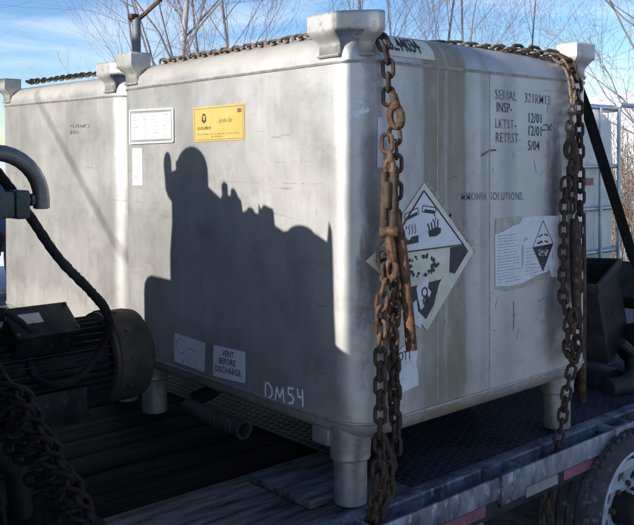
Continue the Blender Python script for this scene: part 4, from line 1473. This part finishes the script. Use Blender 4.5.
# cable: bare hose, taped and lumpy, down to the terminal box
cp = [(-1.15, .40, 1.06), (-.92, .385, .985), (-.79, .40, .925), (-.718, .375, .825), (-.64, .36, .70), (-.545, .385, .605), (-.478, .44, .545), (-.437, .495, .485), (-.432, .535, .440), (-.455, .555, .385), (-.505, .56, .345), (-.555, .58, .335), (-.575, .655, .345), (-.575, .70, .40)]
cpv = [Vector(q) for q in cp]
dense = []
for i in range(len(cpv) - 1):
    p0, p1, p2, p3 = cpv[max(i - 1, 0)], cpv[i], cpv[i + 1], cpv[min(i + 2, len(cpv) - 1)]
    for k in range(14):
        t = k / 14
        dense.append(.5 * ((2 * p1) + (p2 - p0) * t + (2 * p0 - 5 * p1 + 4 * p2 - p3) * t * t + (3 * p1 - p0 - 3 * p2 + p3) * t ** 3))
rn = random.Random(6)
rs = [.0105 + (.0022 * rn.random() if i < 105 else 0) for i in range(len(dense))]
mb = MB().tube(dense, rs, 9)
CBL = obj('power_cable', mb, M_BLACK, None, 60, loc=(-.5, .5, .4))
tag(CBL, 'black lumpy cable sagging from upper left down to the motor', 'cable')
mb = MB()
for i in range(20, 104):
    if rn.random() < .55:
        a = rn.random() * 6.28
        c = dense[i] + Vector((math.cos(a), math.sin(a) * .6, math.sin(a))) * .0095
        mb.sphere(c, rn.uniform(.003, .0055), 6)
obj('tape_lump', mb, M_BLACK, CBL, 60, kind='stuff')

# chain bundle hanging at lower left
M_IRON_SHADE = simple('shaded_iron', (0.012, 0.011, 0.010), (0.035, 0.030, 0.024), 26, 0.75, 0.2, 0.5, 0.003, spec=0.10)  # near-black copy of the chain iron, deep shade put into the colour
LINKG = link_mesh('link', PITCH, WIRE, WID, M_IRON_SHADE)
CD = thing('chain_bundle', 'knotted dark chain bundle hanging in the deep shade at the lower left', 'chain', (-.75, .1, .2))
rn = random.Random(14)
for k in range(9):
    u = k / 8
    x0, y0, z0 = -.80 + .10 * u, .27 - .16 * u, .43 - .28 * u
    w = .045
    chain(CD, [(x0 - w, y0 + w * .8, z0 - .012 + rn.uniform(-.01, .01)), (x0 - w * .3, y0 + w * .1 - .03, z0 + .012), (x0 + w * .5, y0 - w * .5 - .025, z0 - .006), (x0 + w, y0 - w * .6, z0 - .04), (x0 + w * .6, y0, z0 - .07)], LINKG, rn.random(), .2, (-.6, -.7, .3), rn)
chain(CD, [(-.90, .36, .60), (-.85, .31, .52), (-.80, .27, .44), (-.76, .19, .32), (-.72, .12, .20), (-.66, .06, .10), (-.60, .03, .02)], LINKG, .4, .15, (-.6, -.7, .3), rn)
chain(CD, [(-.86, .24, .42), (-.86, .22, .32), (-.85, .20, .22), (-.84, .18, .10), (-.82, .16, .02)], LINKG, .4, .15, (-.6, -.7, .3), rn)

# ribbed drain coupling under the tank
DC = thing('drain_hose', 'dark ribbed drain coupling lying under the near tank', 'hose', (.02, .6, .1))
prof = [(-.05, .026)]
u = 0.06
prof = [(-.05, .026), (.055, .026)]
while u < .22:
    prof += [(u, .022), (u + .003, .0265), (u + .010, .0265), (u + .013, .022)]
    u += .020
prof += [(.225, .025), (.235, .030), (.255, .030), (.255, .021), (.20, .021)]
mb = MB().lathe(prof, (.0, .755, .118), (.02, -1, -.02), 22, cap=False)
obj('ribbed_sleeve', mb, M_COWL, DC, 30)
obj('inlet_pipe', MB().tube([(.02, .80, .118), (.06, .86, .118), (.16, .90, .12), (.25, .90, .19)], .026, 12), M_BLACK, DC)
WB = obj('timber_block', MB().box(-.055, .10, .13, .40, .001, .022, bev=.004), M_WOODF, None, loc=(.02, .27, 0))
tag(WB, 'dark timber board on the deck behind the near foot', 'timber')

# steel vent post and rusty lever beyond the near tank's left lug
VP = thing('vent_pipe', 'grey steel post with a rusty lever standing at the gap between the tanks', 'pipe', (.14, 1.38, 1.27))
obj('post', MB().tube([(.150, 1.385, 1.24), (.150, 1.385, 1.47), (.150, 1.385, 1.476)], [.0165, .0165, .013], 14), M_GREY, VP, 40)
mb = MB().tube([(.139, 1.41, 1.468), (.160, 1.375, 1.475), (.255, 1.30, 1.585), (.36, 1.22, 1.70)], [.009, .009, .0085, .0085], 8)
obj('lever', mb, M_RUST, VP, 40)
obj('cap', MB().box(.125, .155, 1.375, 1.41, 1.470, 1.490, bev=.003), M_RUSTD, VP)

# ------------------------------------------------------------------ behind, right: caged plastic tote, strap, gear on the deck
IB = thing('plastic_tote', 'milky white plastic tote in a galvanised cage at the right', 'tote', (1.9, 1.1, 0))
X0, X1, Y0, Y1 = 1.28, 2.48, .64, 1.64
mb = MB()
N = 0
rings = []
for z, ins in ((.14, .05), (.15, .025), (.22, .018), (.6, .016), (.98, .018), (1.10, .022), (1.145, .045), (1.166, .09), (1.175, .2), (1.178, .3)):
    rings.append([(x, y, z) for x, y in rrect(X0 + ins, X1 - ins, Y0 + ins, Y1 - ins, .09, 6)])
N = len(rings[0])
vs = [q for rg in rings for q in rg]
fs = [(i * N + k, i * N + (k + 1) % N, (i + 1) * N + (k + 1) % N, (i + 1) * N + k) for i in range(len(rings) - 1) for k in range(N)] + [tuple((len(rings) - 1) * N + k for k in range(N)), tuple(range(N))]
mb.add(vs, fs)
obj('bottle', mb, M_PLASTIC, IB, 50)
mb = MB()
for xx in (X0 + .08, (X0 + X1) / 2, X1 - .08):
    mb.box(xx - .06, xx + .06, Y0 + .01, Y1 - .01, .0, .10)
mb.box(X0, X1, Y0, Y1, .1005, .135)
obj('pallet', mb, M_FRAME, IB)
for z in (.27, .47, .68, .885, 1.172):
    rg = rrect(X0, X1, Y0, Y1, .06, 4)
    obj('cage_bar', MB().tube([(x, y, z) for x, y in rg] + [(*rg[0], z)], .011 if z < 1.1 else .014, 8, cap=False), M_GALV, IB, 50)
for i in range(7):
    x = X0 + .10 + i * (X1 - X0 - .17) / 6
    for y in (Y0 - .012, Y1 + .012):
        obj('cage_bar', MB().tube([(x, y, .13), (x, y, 1.168)], .0095, 8), M_GALV, IB, 50)
for i in range(5):
    y = Y0 + .10 + i * (Y1 - Y0 - .2) / 4
    for x in (X0 - .012, X1 + .012):
        obj('cage_bar', MB().tube([(x, y, .13), (x, y, 1.168)], .0095, 8), M_GALV, IB, 50)
obj('cage_bar', MB().tube([(X1 - .05, Y0 - .002, 1.190), (X1 + .15, Y0 - .002, 1.190)], .012, 8), M_GALV, IB)
obj('hazard_tag', MB().box(2.12, 2.19, Y0 - .004, Y0 - .001, .795, .83), M_RED, IB)

# dark webbing strap from the near tank's top to the rail
mb = MB()
p0, p1 = Vector((1.02, .36, 1.285)), Vector((1.98, -.03, .02))
# runs over the far top corner and down to the rail
s0 = Vector((1.135, .33, 1.20))
path = [Vector((.95, .15, 1.292)), Vector((1.11, .125, 1.285)), Vector((1.15, .12, 1.262)), Vector((1.257, .12, 1.118)), Vector((1.60, .115, .535)), Vector((1.90, .02, .02)), Vector((1.92, -.03, -.04))]
wv = Vector((.2, .95, .05)).normalized()
t = (path[4] - path[3]).normalized()
wv = (wv - t * wv.dot(t)).normalized()
nn = t.cross(wv).normalized()
vs = []
for q in path:
    for (a, c) in ((-.026, -.0015), (.026, -.0015), (.026, .0015), (-.026, .0015)):
        vs.append(q + wv * a + nn * c)
fs = [(i * 4 + k, i * 4 + (k + 1) % 4, (i + 1) * 4 + (k + 1) % 4, (i + 1) * 4 + k) for i in range(len(path) - 1) for k in range(4)] + [(3, 2, 1, 0), tuple(len(path) * 4 - 4 + k for k in range(4))]
mb.add(vs, fs)
sp = obj('webbing_strap', mb, M_STRAP, None, 20, loc=(1.6, .1, 0))
tag(sp, 'dark webbing strap slanting down across the caged tote', 'strap')

RS = obj('rusty_stake', MB().tube([(1.36, .19, .0), (1.357, .19, .5), (1.352, .19, .72)], .016, 10), M_RUST, None, loc=(1.36, .19, 0))
tag(RS, 'rusty upright stake between the tank and the tilted steel box', 'stake')

M_DKST = simple('dirty_dark_steel', (0.030, 0.031, 0.030), (0.075, 0.075, 0.070), 9, 0.6, 0.3, 0.4, 0.004, c3=(0.07, 0.045, 0.03), spec=0.10)
GB = thing('steel_box', 'tilted grey sheet steel box on the deck behind the rusty stake', 'box', (1.62, .3, 0))
rot = Matrix.Rotation(R(-17), 3, 'Y') @ Matrix.Rotation(R(10), 3, 'Z')
pv = (1.62, .33, .30)
mb = MB()
for a in ((1.50, 1.51, .22, .46, .13, .46), (1.74, 1.75, .22, .46, .13, .46), (1.5105, 1.7395, .45, .46, .13, .46), (1.5105, 1.7395, .22, .23, .13, .46), (1.5105, 1.7395, .2305, .4495, .13, .14)):
    mb.box(*a, rot=rot, piv=pv)
obj('box_body', mb, M_DKST, GB)
mb = MB()
for a in ((1.488, 1.762, .205, .2195, .44, .475), (1.488, 1.762, .4605, .475, .44, .475), (1.485, 1.4995, .22, .46, .44, .475), (1.7505, 1.765, .22, .46, .44, .475)):
    mb.box(*a, bev=.003, rot=rot, piv=pv)
obj('box_flange', mb, M_DKST, GB)
mb = MB()
mb.box(1.55, 1.72, .24, .42, .0, .06, bev=.004)
obj('box_foot', mb, M_FRAME, GB)

PU = thing('small_pump', 'small dark pump with fittings on the deck at the right edge', 'pump', (1.86, .2, 0))
mb = MB().box(1.72, 2.05, .10, .32, .0, .05, bev=.006)
obj('pump_foot', mb, M_FRAME, PU)
mb = MB().lathe([(0, .05), (.02, .085), (.10, .09), (.14, .07), (.2, .05)], (1.73, .20, .16), (1, -.1, 0), 20)
mb.box(1.78, 1.90, .15, .25, .051, .12, bev=.006)
obj('pump_casing', mb, M_MOTOR, PU, 40)
mb = MB().tube([(1.72, .14, .22), (1.68, .12, .27), (1.74, .11, .33), (1.80, .12, .30)], .025, 10)
obj('elbow_fitting', mb, M_FRAME, PU, 40)
mb = MB().tube([(1.69, .115, .245), (1.67, .11, .215)], [.014, .016], 8)
obj('brass_nipple', mb, M_FIT, PU, 40)
rot2 = Matrix.Rotation(R(25), 3, 'Y')
mb = MB().box(1.80, 1.98, .14, .34, .30, .46, bev=.006, rot=rot2)
obj('motor_cover', mb, M_DKST, PU)
mb = MB().tube([(1.52, .17, .03), (1.60, .14, .035), (1.66, .13, .07), (1.70, .15, .16)], .035, 12)
obj('elbow_pipe', mb, M_DKST, PU, 40)
mb = MB().tube([(1.60, .16, .20), (1.74, .13, .09), (1.80, .12, .02)], .018, 8)
obj('brace', mb, M_DKST, PU, 40)
can = obj('purple_can', MB().lathe([(0, .05), (.01, .06), (.16, .06), (.19, .03), (.22, .025)], (2.10, .18, .40), (0, .1, 1), 18), M_PURPLE, None, loc=(2.10, .18, .40))
tag(can, 'dull purple can at the right edge beside the pump', 'can')
stn = obj('can_stand', MB().box(2.03, 2.17, .11, .25, .0, .40, bev=.004), M_FRAME, None, loc=(2.1, .18, 0))
tag(stn, 'dark steel stand at the right edge under the purple can', 'stand')

# blue loader far off at the left edge
LD = thing('blue_loader', 'dark blue loader standing in the snow beyond the left edge of the tanks', 'loader', (1.36, 8.6, GZ))
mb = MB().box(.66, 2.16, 7.9, 10.2, -.05, .72, bev=.05)
mb.box(.76, 2.06, 6.9, 7.88, .0, .45, bev=.05)
obj('body', mb, M_BLUE, LD)
mb = MB()
for x in (.86, 1.96):
    for y in (8.2, 9.7):
        mb.box(x - .04, x + .04, y - .04, y + .04, .72, 1.35)
mb.box(.78, 2.04, 8.1, 9.8, 1.351, 1.43, bev=.02)
obj('cab_frame', mb, M_BLUE, LD)
obj('window', MB().box(.905, 1.915, 8.20, 8.215, .73, 1.34), M_GLASS, LD)
for x in (.61, 2.21):
    for y in (7.5, 9.4):
        obj('wheel', MB().lathe([(-.12, .25), (-.11, .42), (.11, .42), (.12, .25)], (x, y, GZ + .42), (1, 0, 0), 24), M_TYRE, LD)

# ------------------------------------------------------------------ unseen shapes added left of the picture to shade the load
HX = -1.06
tn = math.tan(SUN_EL)


def sh(y, z, x=HX):
    """where on the plane x the ray passes that lands at (0, y, z) on the tank side"""
    k = -x / SUN_DIR.x
    return (y - SUN_DIR.y * k, z - SUN_DIR.z * k)


MC = thing('shadow_caster', 'unseen added shadow manifold standing on the deck left of the picture', 'light_blocker', (HX, .6, 0))  # invented solid, its outline shaped to cast the shadow on the tank side


def slab(name, outline, x0, x1, mat, bev=.0):
    mb = MB()
    pts = [sh(y, z) for y, z in outline]
    mb.prism(pts, lambda u, v, d: (d, u, v), x0, x1)
    return obj(name, mb, mat, MC, 30)


def arc(cy, cz, ry, rz, a0, a1, n=8):
    return [(cy + ry * math.cos(R(a0 + (a1 - a0) * k / n)), cz + rz * math.sin(R(a0 + (a1 - a0) * k / n))) for k in range(n + 1)]


caster_dome = arc(.772, .868, .096, .087, 30, 198, 12)
slab('caster_dome', [(.905, -.7), (.906, .60), (.892, .70), (.893, .80), (.918, .818), (.934, .842), (.938, .872), (.900, .872), (.868, .878), (.855, .892), (.866, .905)] + caster_dome + [(.672, .825), (.602, .790), (.602, -.7)], HX - .04, HX + .04, M_GREY)
slab('handle', arc(.918, .905, .025, .042, -120, 210, 14) + [(.896, .872), (.910, .862)], HX - .02, HX + .02, M_GREY)  # small piece of the added caster, makes the bump beside the round top
slab('caster', [(.606, -.7), (.606, .797), (.596, .797), (.603, .832), (.588, .842), (.570, .832), (.572, .800), (.556, .798), (.553, .818), (.540, .823), (.527, .813), (.515, .796), (.500, .786), (.492, .752)]
     + arc(.456, .738, .026, .030, 40, 150, 6) + [(.417, .750), (.415, .780), (.404, .765), (.390, .778), (.368, .772), (.346, .766), (.338, .72), (.300, .706)]
     + arc(.225, .690, .066, .038, 30, 150, 8) + [(.150, .703), (.118, .690), (.110, .746), (.098, .720), (.096, .66), (.093, .54), (.086, .42), (.045, .40), (-.01, .43), (-.06, .46), (-.14, .47), (-.14, -.7)], HX - .05, HX + .05, M_GREY)
slab('caster_side', [(1.085, -.7), (1.085, .49), (1.080, .520), (1.062, .540), (1.035, .550), (.900, .548), (.900, -.7)], HX - .16, HX - .06, M_GREY)
slab('caster_rear', [(2.9, -.7), (2.9, .12), (1.9, .18), (1.30, .24), (1.086, .26), (1.086, -.7)], HX - .16, HX - .06, M_GREY)
# unseen added cabinet further along the trailer; it shades the rest of the deck
CBN = thing('sun_blocker', 'unseen added cabinet standing on the trailer further left', 'blocker', (-2.4, 1.0, 0))
obj('blocker_body', MB().box(-2.9, -1.9, -.05, 2.4, .001, .98, bev=.02), M_MOTOR, CBN)
obj('blocker_body', MB().box(-2.6, -1.95, -.50, -.055, .001, 1.26, bev=.02), M_MOTOR, CBN)
obj('blocker_panel', MB().box(-1.897, -1.88, .2, 1.0, .1, .9, bev=.004), M_COWL, CBN)
obj('blocker_panel', MB().box(-1.897, -1.88, 1.1, 1.9, .1, .9, bev=.004), M_COWL, CBN)

# lorry shape added off the left to darken the tank's reflections
LR = thing('reflection_darkener', 'unseen added lorry parked alongside the trailer off the left of the picture', 'darkener', (-3.0, 5.6, GZ))
obj('darkener_body', MB().box(-7.5, .1, 4.5, 6.9, .1, 3.0, bev=.03), M_FRAME, LR)
obj('darkener_base', MB().box(-7.6, .0, 4.9, 6.5, -.15, .095), M_FRAME, LR)
for x in (-6.6, -5.5, -.9):
    for y in (4.62, 6.78):
        obj('wheel', MB().lathe([(-.13, .28), (-.12, .46), (.12, .46), (.13, .28)], (x, y, GZ + .46), (0, 1, 0), 24), M_TYRE, LR)

# unseen added roof cuts sky light on the left, clear of the low sun's path to the tanks
AW = thing('sky_blocker', 'unseen added roof on posts over the equipment left of the picture', 'skyshade', (-2.4, 1.2, 0))
mb = MB()
ro = [(-.98, 1.72), (-3.4, 2.72), (-3.4, 2.76), (-.98, 1.76)]
mb.prism(ro, lambda u, v, d: (u, d, v), .05, 3.1)
obj('skyshade_sheet', mb, M_FRAME, AW)
for y in (.12, 3.0):
    obj('post', MB().box(-3.3, -3.22, y - .04, y + .04, .001, 2.64), M_FRAME, AW)
obj('rear_beam', MB().box(-3.32, -3.2, .05, 3.1, 2.58, 2.64), M_FRAME, AW)
BP = obj('shadow_pole', MB().tube([(-5.2, *sh(y, z, -5.2)) for y, z in ((2.15, 1.27), (1.22, .50))], .007, 10), M_PIPE, None, loc=(-5.2, 1.6, 2.6))  # unseen pole added only for the faint diagonal shadow on the second tank
tag(BP, 'unseen pole added to cast a thin slanting shadow', 'pole')
